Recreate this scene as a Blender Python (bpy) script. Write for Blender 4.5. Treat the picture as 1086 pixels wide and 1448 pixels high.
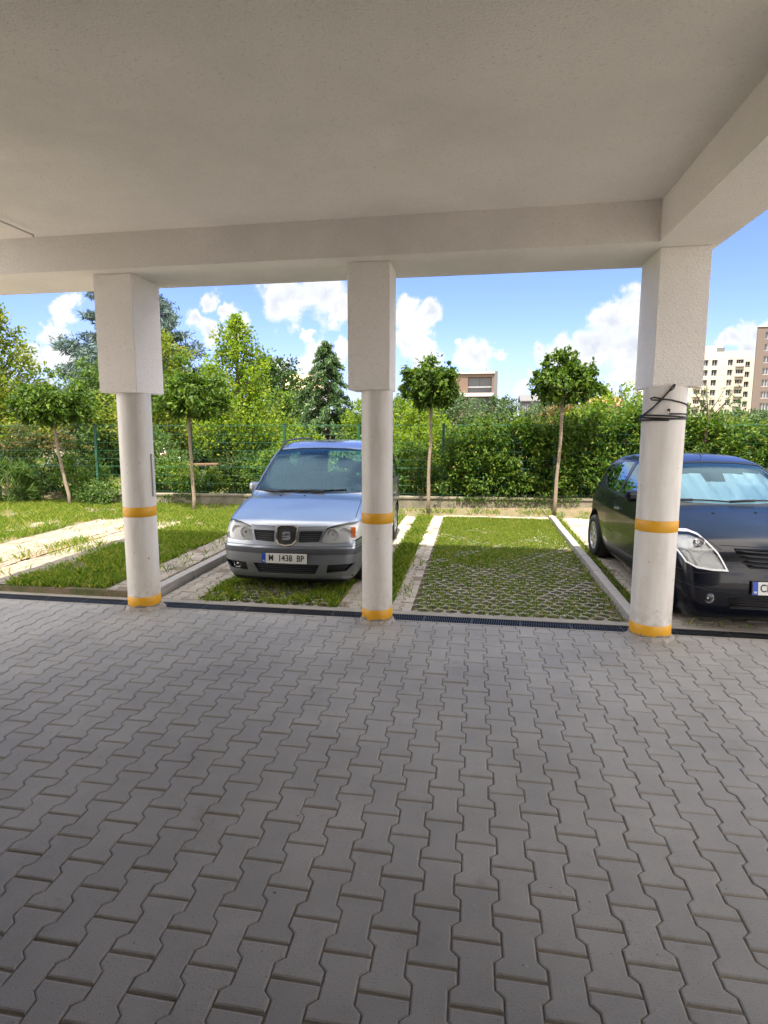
import bpy, bmesh, math, random
import numpy as np
from mathutils import Vector, Matrix
random.seed(7); RNG = np.random.default_rng(7)
S = bpy.context.scene; C = S.collection
for o in list(bpy.data.objects): bpy.data.objects.remove(o)
R = math.radians

# ------------------------------------------------------------------ camera
cam = bpy.data.cameras.new('camera'); co = bpy.data.objects.new('camera', cam); C.objects.link(co)
co.matrix_world = Matrix(((0.98524, -0.022245, 0.169727, 0), (0.171172, 0.136937, -0.975678, 0), (-0.001538, 0.99033, 0.138724, 2.05), (0, 0, 0, 1)))
cam.sensor_fit = 'VERTICAL'; cam.sensor_height = 36; cam.sensor_width = 27
cam.lens = 855 / 1448 * 36; cam.shift_x = 21 / 1448; cam.shift_y = -4 / 1448
cam.clip_start = .05; cam.clip_end = 4000
S.camera = co
S.render.resolution_x = 768; S.render.resolution_y = 1024
S.view_settings.view_transform = 'Standard'; S.view_settings.look = 'None'
S.view_settings.exposure = 2.5; S.view_settings.gamma = 1.0; S.view_settings.use_curve_mapping = False

# ------------------------------------------------------------------ sun and sky
SUN_EL = R(66); SUN_AZ = R(180 - 5)          # the sun stands behind the camera, a touch to the right
sd = bpy.data.lights.new('sun', 'SUN'); so = bpy.data.objects.new('sun', sd); C.objects.link(so)
sd.energy = 2.5; sd.angle = R(.5); sd.color = (1, .91, .78)
sv = Vector((math.sin(SUN_AZ) * math.cos(SUN_EL), math.cos(SUN_AZ) * math.cos(SUN_EL), math.sin(SUN_EL)))
so.rotation_euler = sv.to_track_quat('Z', 'Y').to_euler(); so.location = sv * 50
W = bpy.data.worlds.new('World'); S.world = W; W.use_nodes = True
wt = W.node_tree; wt.nodes.clear()
def wn(t, **k):
    n = wt.nodes.new(t)
    for a, b in k.items(): setattr(n, a, b)
    return n
def setin(t, s, v):
    if isinstance(v, bpy.types.NodeSocket): t.links.new(v, s)
    else: s.default_value = v
def wm(op, a, b=0., c=None, clamp=False):
    n = wn('ShaderNodeMath', operation=op, use_clamp=clamp)
    setin(wt, n.inputs[0], a); setin(wt, n.inputs[1], b)
    if c is not None: setin(wt, n.inputs[2], c)
    return n.outputs[0]
def wmix(f, a, b):
    n = wn('ShaderNodeMix', data_type='RGBA'); setin(wt, n.inputs[0], f); setin(wt, n.inputs[6], a); setin(wt, n.inputs[7], b); return n.outputs[2]
sky = wn('ShaderNodeTexSky', sky_type='NISHITA', sun_disc=False, sun_elevation=SUN_EL, sun_rotation=SUN_AZ, altitude=500, air_density=1.0, dust_density=.5, ozone_density=2.5)
tc = wn('ShaderNodeTexCoord')
dirv = tc.outputs['Generated']
nz = wn('ShaderNodeTexNoise'); nz.inputs['Scale'].default_value = 11; nz.inputs['Detail'].default_value = 7; nz.inputs['Roughness'].default_value = .62
wt.links.new(dirv, nz.inputs['Vector'])
sub = wn('ShaderNodeVectorMath', operation='SUBTRACT'); wt.links.new(nz.outputs['Color'], sub.inputs[0]); sub.inputs[1].default_value = (.5, .5, .5)
scl = wn('ShaderNodeVectorMath', operation='SCALE'); wt.links.new(sub.outputs[0], scl.inputs[0]); scl.inputs['Scale'].default_value = .10
addv = wn('ShaderNodeVectorMath', operation='ADD'); wt.links.new(dirv, addv.inputs[0]); wt.links.new(scl.outputs[0], addv.inputs[1])
# cumulus heads: (azimuth from +Y to +X in degrees, elevation, angular radius)
CL = [(11.6, 8.9, 2.13), (13.3, 9.4, 1.97), (10.6, 6.9, 2.42), (7.7, 6.6, 1.82), (5.5, 6.2, 1.18), (9.0, 4.9, 1.95), (13.2, 5.9, 3.01), (12.4, 4.2, 1.65), (4.7, 4.5, 0.8), (-4.0, 10.1, 1.73), (-5.4, 8.0, 2.29), (-6.6, 10.1, 2.0), (-4.8, 6.1, 1.5), (0.7, 6.9, 1.34), (0.1, 8.6, 0.6), (-1.7, 6.1, 0.88), (1.9, 6.2, 0.8), (-1.1, 10.3, 0.4), (-0.4, 5.9, 1.62), (-15.8, 7.8, 0.88), (-14.8, 6.4, 1.49), (-12.5, 7.0, 1.36), (-17.8, 5.2, 1.22), (-15.2, 5.1, 1.37), (-13.3, 5.2, 1.5), (-23.9, 10.6, 1.1), (-22.6, 9.9, 0.98), (-25.0, 9.0, 1.17), (-21.6, 8.7, 1.19), (-24.0, 8.1, 1.31), (-36.0, 8.7, 1.33), (-37.5, 7.3, 1.32), (-35.0, 9.5, 0.85), (-38.7, 5.3, 1.56), (-36.3, 5.5, 1.59), (20.6, 6.7, 1.29), (22.2, 7.4, 1.49), (19.3, 6.4, 0.83), (21.7, 5.5, 1.4), (-17.7, 11.0, 2.77), (-14.5, 11.6, 3.17), (-12.6, 10.2, 2.0), (5.5, 1.6, 1.34), (4.2, 3.0, 0.94), (7.3, 2.5, 0.93)]
v = None
for az, el, r in CL:
    d = wn('ShaderNodeVectorMath', operation='DISTANCE'); wt.links.new(addv.outputs[0], d.inputs[0])
    d.inputs[1].default_value = (math.sin(R(az)) * math.cos(R(el)), math.cos(R(az)) * math.cos(R(el)), math.sin(R(el)))
    q = wm('MULTIPLY_ADD', d.outputs['Value'], -1 / R(r), 1.0)
    v = q if v is None else wm('MAXIMUM', v, q)
n2 = wn('ShaderNodeTexNoise'); n2.inputs['Scale'].default_value = 34; n2.inputs['Detail'].default_value = 8; n2.inputs['Roughness'].default_value = .6
wt.links.new(dirv, n2.inputs['Vector'])
vv = wm('ADD', v, wm('MULTIPLY', wm('SUBTRACT', n2.outputs['Fac'], .5), 1.15))
mask = wn('ShaderNodeMapRange', interpolation_type='SMOOTHSTEP'); wt.links.new(vv, mask.inputs[0]); mask.inputs[1].default_value = .0; mask.inputs[2].default_value = .46
# thin veil of fair-weather haze
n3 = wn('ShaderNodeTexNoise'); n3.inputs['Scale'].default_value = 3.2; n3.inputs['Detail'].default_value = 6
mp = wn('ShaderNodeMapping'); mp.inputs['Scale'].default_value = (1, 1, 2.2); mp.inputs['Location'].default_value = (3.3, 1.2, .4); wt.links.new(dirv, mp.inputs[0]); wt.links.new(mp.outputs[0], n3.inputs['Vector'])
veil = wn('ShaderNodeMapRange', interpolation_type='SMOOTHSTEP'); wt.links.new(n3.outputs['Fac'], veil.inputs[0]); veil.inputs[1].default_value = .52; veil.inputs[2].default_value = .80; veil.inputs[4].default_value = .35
sep = wn('ShaderNodeSeparateXYZ'); wt.links.new(dirv, sep.inputs[0])
low = wn('ShaderNodeMapRange', interpolation_type='SMOOTHSTEP'); wt.links.new(sep.outputs['Z'], low.inputs[0]); low.inputs[1].default_value = .16; low.inputs[2].default_value = -.02; low.inputs[3].default_value = 0; low.inputs[4].default_value = .62
core = wn('ShaderNodeMapRange'); wt.links.new(vv, core.inputs[0]); core.inputs[1].default_value = .1; core.inputs[2].default_value = .9
n4 = wn('ShaderNodeTexNoise'); n4.inputs['Scale'].default_value = 16; n4.inputs['Detail'].default_value = 6
mp4 = wn('ShaderNodeMapping'); mp4.inputs['Location'].default_value = (0, 0, .035); wt.links.new(addv.outputs[0], mp4.inputs[0]); wt.links.new(mp4.outputs[0], n4.inputs['Vector'])
shade = wn('ShaderNodeMapRange', interpolation_type='SMOOTHSTEP'); wt.links.new(n4.outputs['Fac'], shade.inputs[0]); shade.inputs[1].default_value = .40; shade.inputs[2].default_value = .62
cwhite = (2.5, 2.5, 2.52, 1); cgrey = (1.75, 1.86, 2.08, 1)
ccol = wmix(wm('MULTIPLY', shade.outputs[0], core.outputs[0]), cwhite, cgrey)
skyg = wn('ShaderNodeMix', data_type='RGBA', blend_type='MULTIPLY'); skyg.inputs[0].default_value = 1; wt.links.new(sky.outputs[0], skyg.inputs[6]); skyg.inputs[7].default_value = (.395, .41, .68, 1)
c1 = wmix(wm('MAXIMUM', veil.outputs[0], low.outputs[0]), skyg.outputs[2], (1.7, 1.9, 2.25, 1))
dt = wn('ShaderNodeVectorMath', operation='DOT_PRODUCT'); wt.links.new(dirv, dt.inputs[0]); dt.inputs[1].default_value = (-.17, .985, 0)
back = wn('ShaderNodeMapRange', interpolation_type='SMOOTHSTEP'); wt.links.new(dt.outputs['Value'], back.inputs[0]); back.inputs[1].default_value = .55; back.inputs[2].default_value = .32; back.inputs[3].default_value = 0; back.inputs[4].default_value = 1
bk = wn('ShaderNodeMapRange', interpolation_type='SMOOTHSTEP'); wt.links.new(n3.outputs['Fac'], bk.inputs[0]); bk.inputs[1].default_value = .30; bk.inputs[2].default_value = .55   # unseen bright cloud deck, added overhead and behind to light the porch
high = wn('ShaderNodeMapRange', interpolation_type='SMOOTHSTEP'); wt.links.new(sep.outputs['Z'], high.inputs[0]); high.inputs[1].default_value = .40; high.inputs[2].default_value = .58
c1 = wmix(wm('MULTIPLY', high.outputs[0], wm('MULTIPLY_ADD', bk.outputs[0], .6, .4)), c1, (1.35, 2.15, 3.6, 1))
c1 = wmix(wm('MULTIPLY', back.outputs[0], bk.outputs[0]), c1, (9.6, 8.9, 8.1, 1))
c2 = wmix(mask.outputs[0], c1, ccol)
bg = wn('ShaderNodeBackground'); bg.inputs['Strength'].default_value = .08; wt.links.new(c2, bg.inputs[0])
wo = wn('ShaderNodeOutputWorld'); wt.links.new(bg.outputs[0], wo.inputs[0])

# ------------------------------------------------------------------ tags
def tag(o, label=None, cat=None, group=None, kind=None):
    if label: o['label'] = label
    if cat: o['category'] = cat
    if group: o['group'] = group
    if kind: o['kind'] = kind
    return o
def empty(name, loc=(0, 0, 0), label=None, cat=None, group=None, rz=0):
    o = bpy.data.objects.new(name, None); C.objects.link(o); o.location = loc; o.rotation_euler = (0, 0, rz); o.empty_display_size = .2
    return tag(o, label, cat, group)
def link(name, me, mats, parent=None):
    o = bpy.data.objects.new(name, me); C.objects.link(o)
    for m in (mats if isinstance(mats, (list, tuple)) else [mats]): me.materials.append(m)
    if parent: o.parent = parent
    return o
def copy_tree(o, parent=None):
    c = o.copy(); C.objects.link(c); c.parent = parent
    for ch in list(o.children): copy_tree(ch, c)
    return c

# ------------------------------------------------------------------ materials
class NT:
    def __init__(s, name):
        s.m = bpy.data.materials.new(name); s.m.use_nodes = True; s.t = s.m.node_tree; s.b = s.t.nodes['Principled BSDF']; s.out = s.t.nodes['Material Output']
        s.tc = s.t.nodes.new('ShaderNodeTexCoord')
    def n(s, t, **k):
        x = s.t.nodes.new(t)
        for a, b in k.items(): setattr(x, a, b)
        return x
    def noise(s, scale, detail=4, rough=.55, coord='Object', sc=None):
        x = s.n('ShaderNodeTexNoise'); x.inputs['Scale'].default_value = scale; x.inputs['Detail'].default_value = detail; x.inputs['Roughness'].default_value = rough
        c = s.tc.outputs[coord]
        if sc:
            mp = s.n('ShaderNodeMapping'); mp.inputs['Scale'].default_value = sc; s.t.links.new(c, mp.inputs[0]); c = mp.outputs[0]
        s.t.links.new(c, x.inputs['Vector']); return x.outputs['Fac']
    def ramp(s, f, stops):
        x = s.n('ShaderNodeValToRGB'); s.t.links.new(f, x.inputs[0]); e = x.color_ramp.elements
        while len(e) < len(stops): e.new(.5)
        for i, (p, c) in enumerate(stops): e[i].position = p; e[i].color = (*c, 1) if len(c) == 3 else c
        return x.outputs[0]
    def mix(s, f, a, b, mode='MIX'):
        x = s.n('ShaderNodeMix', data_type='RGBA', blend_type=mode); setin(s.t, x.inputs[0], f); setin(s.t, x.inputs[6], a if not isinstance(a, tuple) else (*a[:3], 1)); setin(s.t, x.inputs[7], b if not isinstance(b, tuple) else (*b[:3], 1)); return x.outputs[2]
    def math(s, op, a, b=0., clamp=False):
        x = s.n('ShaderNodeMath', operation=op, use_clamp=clamp); setin(s.t, x.inputs[0], a); setin(s.t, x.inputs[1], b); return x.outputs[0]
    def bump(s, h, dist, strength=1.):
        x = s.n('ShaderNodeBump'); x.inputs['Distance'].default_value = dist; x.inputs['Strength'].default_value = strength; s.t.links.new(h, x.inputs['Height']); s.t.links.new(x.outputs[0], s.b.inputs['Normal']); return x
    def island(s):
        return s.n('ShaderNodeNewGeometry').outputs['Random Per Island']
    def set(s, **k):
        for a, b in k.items(): setin(s.t, s.b.inputs[a.replace('_', ' ')], b if not (isinstance(b, tuple) and len(b) == 3) else (*b, 1))
        return s
def simple(name, col, rough=.6, metal=0., coat=0., var=.12, scale=6, bump=0, bscale=60, **k):
    t = NT(name); c = t.mix(t.noise(scale, 5), tuple(x * (1 - var) for x in col), tuple(min(1, x * (1 + var)) for x in col))
    t.set(Base_Color=c, Roughness=rough, Metallic=metal, **k); t.b.inputs['Coat Weight'].default_value = coat
    if bump: t.bump(t.noise(bscale, 3), bump)
    return t.m
M = {}
def stucco(name, col):
    t = NT(name)
    big = t.noise(.9, 5); fine = t.noise(62, 3, .65); speck = t.noise(55, 2, .5)
    c = t.mix(t.ramp(big, [(.3, (0, 0, 0)), (.7, (1, 1, 1))]), tuple(x * .93 for x in col), tuple(x * 1.05 for x in col))
    c = t.mix(t.ramp(speck, [(.28, (1, 1, 1)), (.40, (0, 0, 0))]), c, tuple(x * .84 for x in col))
    st = t.noise(.55, 7, .7); c = t.mix(t.ramp(st, [(.52, (0, 0, 0)), (.74, (.55, .55, .55))]), c, tuple(x * .78 for x in col)); t.set(Base_Color=c, Roughness=.92); t.bump(fine, .014, 1); return t.m
M['stucco'] = stucco('stucco_render', (.86, .82, .765)); M['stucco_light'] = stucco('stucco_light', (.72, .69, .64))
def colpaint():
    t = NT('white_pillar_paint'); st = t.noise(3, 6, .6, sc=(3, 3, .6)); sp = t.noise(24, 3, .5)
    c = t.mix(t.ramp(st, [(.35, (0, 0, 0)), (.75, (1, 1, 1))]), (.72, .70, .66), (.58, .53, .47))
    c = t.mix(t.ramp(sp, [(.24, (1, 1, 1)), (.30, (0, 0, 0))]), c, (.30, .24, .19))
    sx = t.n('ShaderNodeSeparateXYZ'); t.t.links.new(t.tc.outputs['Object'], sx.inputs[0]); low = t.math('SUBTRACT', .42, sx.outputs['Z'], True)
    c = t.mix(t.math('MULTIPLY', t.ramp(t.noise(11, 6, .75), [(.42, (0, 0, 0)), (.62, (1, 1, 1))]), t.math('MULTIPLY', low, 1.9, True), True), c, (.33, .29, .24))
    c = t.mix(t.ramp(t.noise(5.5, 8, .8, sc=(1, 1, .45)), [(.63, (0, 0, 0)), (.68, (.55, .55, .55))]), c, (.45, .40, .34))
    t.set(Base_Color=c, Roughness=.38); t.bump(t.noise(9, 3), .004, .6); return t.m
M['white'] = colpaint()
def yellow():
    t = NT('yellow_band_paint'); c = t.mix(t.noise(7, 5), (.72, .37, .015), (.62, .31, .012)); sp = t.noise(30, 3)
    c = t.mix(t.ramp(sp, [(.26, (1, 1, 1)), (.31, (0, 0, 0))]), c, (.3, .2, .1)); c = t.mix(t.ramp(t.noise(8, 7, .8), [(.60, (0, 0, 0)), (.66, (.6, .6, .6))]), c, (.42, .25, .06)); sx = t.n('ShaderNodeSeparateXYZ'); t.t.links.new(t.tc.outputs['Object'], sx.inputs[0]); chip = t.math('GREATER_THAN', t.math('ADD', t.math('MULTIPLY', t.noise(14, 5, .6), .12), -.005), sx.outputs['Z']); c = t.mix(chip, c, (.25, .22, .19)); t.set(Base_Color=c, Roughness=.45); return t.m
M['yellow'] = yellow()
M['mortar'] = simple('broken_mortar', (.30, .27, .24), .95, bump=.012, bscale=40, var=.4, scale=20)
def paver(name, a, b, dirt):
    t = NT(name); isl = t.island()
    c = t.mix(isl, tuple(x * .98 for x in a), b)
    c = t.mix(t.ramp(t.noise(.8, 6, .65), [(.40, (0, 0, 0)), (.75, (1, 1, 1))]), c, tuple(x * .70 for x in a))
    c = t.mix(t.ramp(t.noise(3.1, 5, .7), [(.60, (0, 0, 0)), (.74, (.6, .6, .6))]), c, tuple(x * .55 for x in a))
    c = t.mix(t.ramp(t.noise(140, 2, .5), [(.28, (1, 1, 1)), (.40, (0, 0, 0))]), c, tuple(x * .6 for x in a))
    c = t.mix(t.ramp(t.noise(38, 3, .5), [(.24, (1, 1, 1)), (.28, (0, 0, 0))]), c, dirt)
    c = t.mix(t.ramp(t.noise(55, 2, .5, sc=(1, 1.3, 1)), [(.74, (0, 0, 0)), (.78, (1, 1, 1))]), c, tuple(min(1, x * 1.7) for x in a))
    t.set(Base_Color=c, Roughness=t.math('ADD', t.math('MULTIPLY', isl, .1), .68)); t.bump(t.noise(160, 3, .7), .0022, 1); return t.m
M['paver'] = paver('grey_paver', (.285, .271, .246), (.322, .308, .281), (.06, .05, .045))
M['paver_light'] = paver('pale_paver', (.31, .27, .215), (.40, .355, .29), (.16, .14, .08))
M['paver_beige'] = paver('dusty_beige_paver', (.225, .19, .14), (.29, .25, .19), (.13, .11, .07))
M['paver_red'] = paver('reddish_paver', (.30, .19, .14), (.34, .23, .17), (.16, .14, .08))
M['joint'] = simple('joint_sand', (.17, .135, .10), .95, bump=.004, bscale=90, var=.4, scale=25)
M['concrete'] = simple('old_concrete', (.25, .23, .195), .9, bump=.006, bscale=60, var=.3, scale=5)
M['kerb'] = simple('kerb_concrete', (.30, .28, .26), .9, bump=.006, bscale=60, var=.25, scale=9)
def wallm():
    t = NT('weathered_wall_concrete'); c = t.mix(t.ramp(t.noise(2.2, 6, .65), [(.35, (0, 0, 0)), (.65, (1, 1, 1))]), (.21, .185, .14), (.10, .095, .065)); t.set(Base_Color=c, Roughness=.95); t.bump(t.noise(30, 4), .012, 1); return t.m
M['wallc'] = wallm()
def soil():
    t = NT('soil_and_turf'); c = t.mix(t.ramp(t.noise(3.5, 7, .65), [(.42, (0, 0, 0)), (.6, (1, 1, 1))]), (.165, .125, .08), (.085, .09, .035)); t.set(Base_Color=c, Roughness=1.); t.bump(t.noise(45, 4), .02, 1); return t.m
M['soil'] = soil()
M['black'] = simple('black_plastic', (.014, .014, .015), .5)
M['darkmetal'] = simple('dark_cast_iron', (.035, .037, .042), .45, .4)
M['rubber'] = simple('tyre_rubber', (.018, .018, .018), .85, bump=.002, bscale=80)
M['chrome'] = simple('chrome', (.75, .75, .76), .12, 1., var=.02)
M['alloy'] = simple('alloy_wheel', (.42, .43, .44), .35, .7, var=.05)
M['dark'] = simple('dark_interior', (.05, .055, .06), .8); M['reflect'] = simple('lamp_housing', (.90, .91, .90), .35, .05, var=.04)
M['seatf'] = simple('seat_fabric', (.06, .065, .075), .9)
M['bluef'] = simple('plate_blue', (.01, .06, .42), .4)
M['platew'] = simple('plate_white', (.70, .70, .66), .4, var=.05)
M['ink'] = simple('plate_ink', (.015, .015, .015), .5)
M['green'] = simple('green_fence_paint', (.006, .055, .03), .45)
M['greenl'] = simple('pale_green_wire', (.015, .10, .06), .5)
M['bark'] = simple('bark', (.21, .165, .12), .95, bump=.012, bscale=35, var=.35, scale=14)
M['barkd'] = simple('dark_bark', (.09, .07, .05), .95, bump=.012, bscale=35, var=.35, scale=14)
M['wood'] = simple('weathered_wood', (.15, .09, .055), .85, var=.3, scale=8)
M['pipe'] = simple('grey_pipe', (.55, .55, .53), .5)
M['gap'] = simple('panel_gap', (.01, .01, .011), .8)
def paint(name, col, metal, rough, coat=1.):
    t = NT(name); c = t.mix(t.noise(2.5, 6, .6), col, tuple(x * 1.06 for x in col)); dust = t.noise(5, 7, .7)
    t.set(Base_Color=c, Metallic=metal, Roughness=t.math('ADD', t.math('MULTIPLY', dust, .12), rough - .06)); t.b.inputs['Coat Weight'].default_value = coat; t.b.inputs['Coat Roughness'].default_value = .06
    t.bump(t.noise(1.7, 2, .4), .003, .5); return t.m
M['vanpaint'] = paint('silver_blue_metallic', (.28, .312, .36), .8, .30)
M['vanlower'] = paint('grey_lower_bumper', (.20, .21, .225), .6, .4, .3)
M['vandark'] = paint('grey_bumper_plastic', (.055, .058, .065), .1, .5, 0)
M['carpaint'] = paint('midnight_blue_paint', (.004, .0055, .011), .0, .25, .38); M['carpaint'].node_tree.nodes['Principled BSDF'].inputs['Specular IOR Level'].default_value = .2
def glass(name, tint, refl=(.62, .85, 1.0), rough=.02, gain=1.5):
    t = NT(name); t.t.nodes.remove(t.b)
    tr = t.n('ShaderNodeBsdfTransparent'); tr.inputs[0].default_value = (*tint, 1)
    gl = t.n('ShaderNodeBsdfGlossy'); gl.inputs['Roughness'].default_value = rough; gl.inputs['Color'].default_value = (*refl, 1)
    fr = t.n('ShaderNodeFresnel'); fr.inputs[0].default_value = 1.52
    mx = t.n('ShaderNodeMixShader'); t.t.links.new(t.math('MULTIPLY', fr.outputs[0], gain, True), mx.inputs[0]); t.t.links.new(tr.outputs[0], mx.inputs[1]); t.t.links.new(gl.outputs[0], mx.inputs[2]); t.t.links.new(mx.outputs[0], t.out.inputs[0])
    return t.m
M['glass'] = glass('window_glass', (.80, .92, .95), refl=(.42, .72, 1.0), gain=1.15); M['glassb'] = glass('tinted_windscreen', (.80, .93, .97), refl=(.5, .8, 1.0), gain=1.3); M['glassd'] = glass('dark_window_glass', (.30, .34, .34), gain=2); M['lens'] = glass('lamp_lens', (.95, .96, .96), refl=(1, 1, 1), gain=.8)
def leaf(name, a, b, c3, tr=.35, rough=.5):
    t = NT(name); isl = t.island(); col = t.ramp(isl, [(0, a), (.55, b), (1, c3)])
    t.set(Base_Color=col, Roughness=rough + .12); t.b.inputs['Specular IOR Level'].default_value = .22
    tl = t.n('ShaderNodeBsdfTranslucent'); x = t.n('ShaderNodeMix', data_type='RGBA', blend_type='MULTIPLY'); x.inputs[0].default_value = 1; t.t.links.new(col, x.inputs[6]); x.inputs[7].default_value = (1.7, 1.8, .8, 1); t.t.links.new(x.outputs[2], tl.inputs[0])
    mx = t.n('ShaderNodeMixShader'); mx.inputs[0].default_value = tr; t.t.links.new(t.b.outputs[0], mx.inputs[1]); t.t.links.new(tl.outputs[0], mx.inputs[2]); t.t.links.new(mx.outputs[0], t.out.inputs[0])
    return t.m
M['l_globe'] = leaf('globe_tree_leaves', (0.0201, 0.0488, 0.0055), (0.0431, 0.0911, 0.0081), (0.1092, 0.1626, 0.0170), .30, .45)
M['l_hedge'] = leaf('hedge_leaves', (0.0258, 0.0650, 0.0095), (0.0575, 0.1236, 0.0136), (0.1379, 0.1756, 0.0238), .33, .40)
M['l_lime'] = leaf('lime_green_leaves', (0.0632, 0.1236, 0.0109), (0.1265, 0.2017, 0.0149), (0.2184, 0.2472, 0.0273), .45)
M['l_gold'] = leaf('golden_leaves', (0.0684, 0.1247, 0.0144), (0.1292, 0.1720, 0.0216), (0.2204, 0.2150, 0.0360), .40)
M['l_red'] = leaf('reddish_leaves', (0.0690, 0.0716, 0.0204), (0.1495, 0.0976, 0.0340), (0.1955, 0.1301, 0.0680), .35)
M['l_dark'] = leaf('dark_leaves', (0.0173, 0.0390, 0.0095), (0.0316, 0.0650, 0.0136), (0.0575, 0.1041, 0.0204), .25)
M['l_mid'] = leaf('mid_green_leaves', (0.0345, 0.0748, 0.0170), (0.0632, 0.1171, 0.0238), (0.1092, 0.1626, 0.0409), .3)
M['l_blue'] = leaf('blue_spruce_needles', (0.0489, 0.0813, 0.0783), (0.0863, 0.1301, 0.1293), (0.1495, 0.2017, 0.2042), .12, .6)
M['l_cedar'] = leaf('cedar_needles', (0.0230, 0.0553, 0.0238), (0.0489, 0.0976, 0.0374), (0.1092, 0.1692, 0.0544), .2, .6)
M['l_grass'] = leaf('grass_blades', (.05, .115, .010), (.125, .20, .018), (.35, .31, .09), .42)
M['l_far'] = leaf('far_leaves', (0.0345, 0.0650, 0.0273), (0.0575, 0.0976, 0.0409), (0.0920, 0.1366, 0.0613), .25)
M['l_bush'] = leaf('shrub_leaves', (0.0287, 0.0716, 0.0109), (0.0690, 0.1366, 0.0170), (0.1724, 0.2212, 0.0340), .38, .42)

# ------------------------------------------------------------------ mesh helper
class MB:
    def __init__(s): s.v = []; s.f = []; s.mi = []; s.sm = []
    def add(s, vs, fs, mi=0, sm=False):
        b = len(s.v); s.v += [tuple(v) for v in vs]; s.f += [tuple(i + b for i in f) for f in fs]; s.mi += [mi] * len(fs); s.sm += [sm] * len(fs); return s
    def box(s, x0, x1, y0, y1, z0, z1, mi=0, bev=0, mat=None):
        if bev:
            bm = bmesh.new(); bmesh.ops.create_cube(bm, size=1)
            for v in bm.verts: v.co = Vector(((x0 + x1) / 2 + v.co.x * (x1 - x0), (y0 + y1) / 2 + v.co.y * (y1 - y0), (z0 + z1) / 2 + v.co.z * (z1 - z0)))
            bmesh.ops.bevel(bm, geom=list(bm.edges), offset=bev, segments=2, affect='EDGES', profile=.6)
            bm.verts.index_update(); vs = [v.co.copy() for v in bm.verts]; fs = [[v.index for v in f.verts] for f in bm.faces]; bm.free()
        else:
            vs = [Vector((x, y, z)) for x in (x0, x1) for y in (y0, y1) for z in (z0, z1)]; fs = [(0, 1, 3, 2), (4, 6, 7, 5), (0, 4, 5, 1), (2, 3, 7, 6), (0, 2, 6, 4), (1, 5, 7, 3)]
        if mat: vs = [mat @ v for v in vs]
        return s.add(vs, fs, mi)
    def lathe(s, prof, n=32, mi=0, mat=None, sm=True, arc=None):
        """prof: (r, z) list; axis Z"""
        vs = []; fs = []; m = len(prof)
        for i in range(n):
            a = 2 * math.pi * i / n
            for r, z in prof: vs.append(Vector((r * math.cos(a), r * math.sin(a), z)))
        for i in range(n):
            j = (i + 1) % n
            for k in range(m - 1): fs.append((i * m + k, j * m + k, j * m + k + 1, i * m + k + 1))
        if mat: vs = [mat @ v for v in vs]
        return s.add(vs, fs, mi, sm)
    def tube(s, pts, r, n=8, mi=0, caps=True):
        pts = [Vector(p) for p in pts]; m = len(pts); vs = []; fs = []; rr = r if isinstance(r, (list, tuple)) else [r] * m
        up = Vector((0, 0, 1)); prev = None
        for i, p in enumerate(pts):
            t = (pts[min(i + 1, m - 1)] - pts[max(i - 1, 0)]).normalized()
            if prev is None: a = t.cross(up if abs(t.z) < .95 else Vector((1, 0, 0))).normalized()
            else: a = (prev - t * prev.dot(t)).normalized()
            prev = a; b = t.cross(a)
            for k in range(n):
                an = 2 * math.pi * k / n; vs.append(p + (a * math.cos(an) + b * math.sin(an)) * rr[i])
        for i in range(m - 1):
            for k in range(n): fs.append((i * n + k, i * n + (k + 1) % n, (i + 1) * n + (k + 1) % n, (i + 1) * n + k))
        if caps: fs.append(tuple(range(n))[::-1]); fs.append(tuple(range((m - 1) * n, m * n)))
        return s.add(vs, fs, mi, True)
    def build(s, name, mats, parent=None, auto=None):
        me = bpy.data.meshes.new(name); me.from_pydata(s.v, [], s.f); me.polygons.foreach_set('material_index', s.mi); me.polygons.foreach_set('use_smooth', s.sm); me.update()
        return link(name, me, mats, parent)
def np_mesh(name, V, F, mats, parent=None, smooth=False, mi=None):
    me = bpy.data.meshes.new(name); V = np.asarray(V, np.float32); F = np.asarray(F, np.int32); k = F.shape[1]
    me.vertices.add(len(V)); me.vertices.foreach_set('co', V.ravel()); me.loops.add(F.size); me.loops.foreach_set('vertex_index', F.ravel())
    me.polygons.add(len(F)); me.polygons.foreach_set('loop_start', np.arange(len(F), dtype=np.int32) * k); me.polygons.foreach_set('loop_total', np.full(len(F), k, np.int32))
    me.polygons.foreach_set('use_smooth', np.full(len(F), smooth)); me.update(calc_edges=True); me.validate()
    return link(name, me, mats, parent)
def unit(a): return a / np.maximum(np.linalg.norm(a, axis=-1, keepdims=True), 1e-9)
def leaves(name, P, size, mat, parent=None, out=None, aspect=.5, up=.6, droop=0., sizevar=.35, fold=.18, segs=1):
    """one folded diamond per leaf, spread at points P"""
    n = len(P); P = np.asarray(P, float)
    d = RNG.normal(size=(n, 3));
    if out is not None: d = d * .8 + unit(out) * .9
    d[:, 2] -= droop; d = unit(d)
    nn = RNG.normal(size=(n, 3)) * .8; nn[:, 2] += up; s = unit(np.cross(d, nn)); nn = np.cross(s, d)
    L = (size * (1 + sizevar * RNG.uniform(-1, 1, n)))[:, None]
    V = np.stack([P - d * L * .5, P + s * L * aspect * .5 - nn * L * fold * .3, P + d * L * .5 - nn * L * fold * .5, P - s * L * aspect * .5 - nn * L * fold * .3], 1)
    V[:, [1, 3]] += (d * L * -.08)[:, None]
    F = np.arange(4 * n).reshape(n, 4)
    return np_mesh(name, V.reshape(-1, 3), F, mat, parent)
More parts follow.
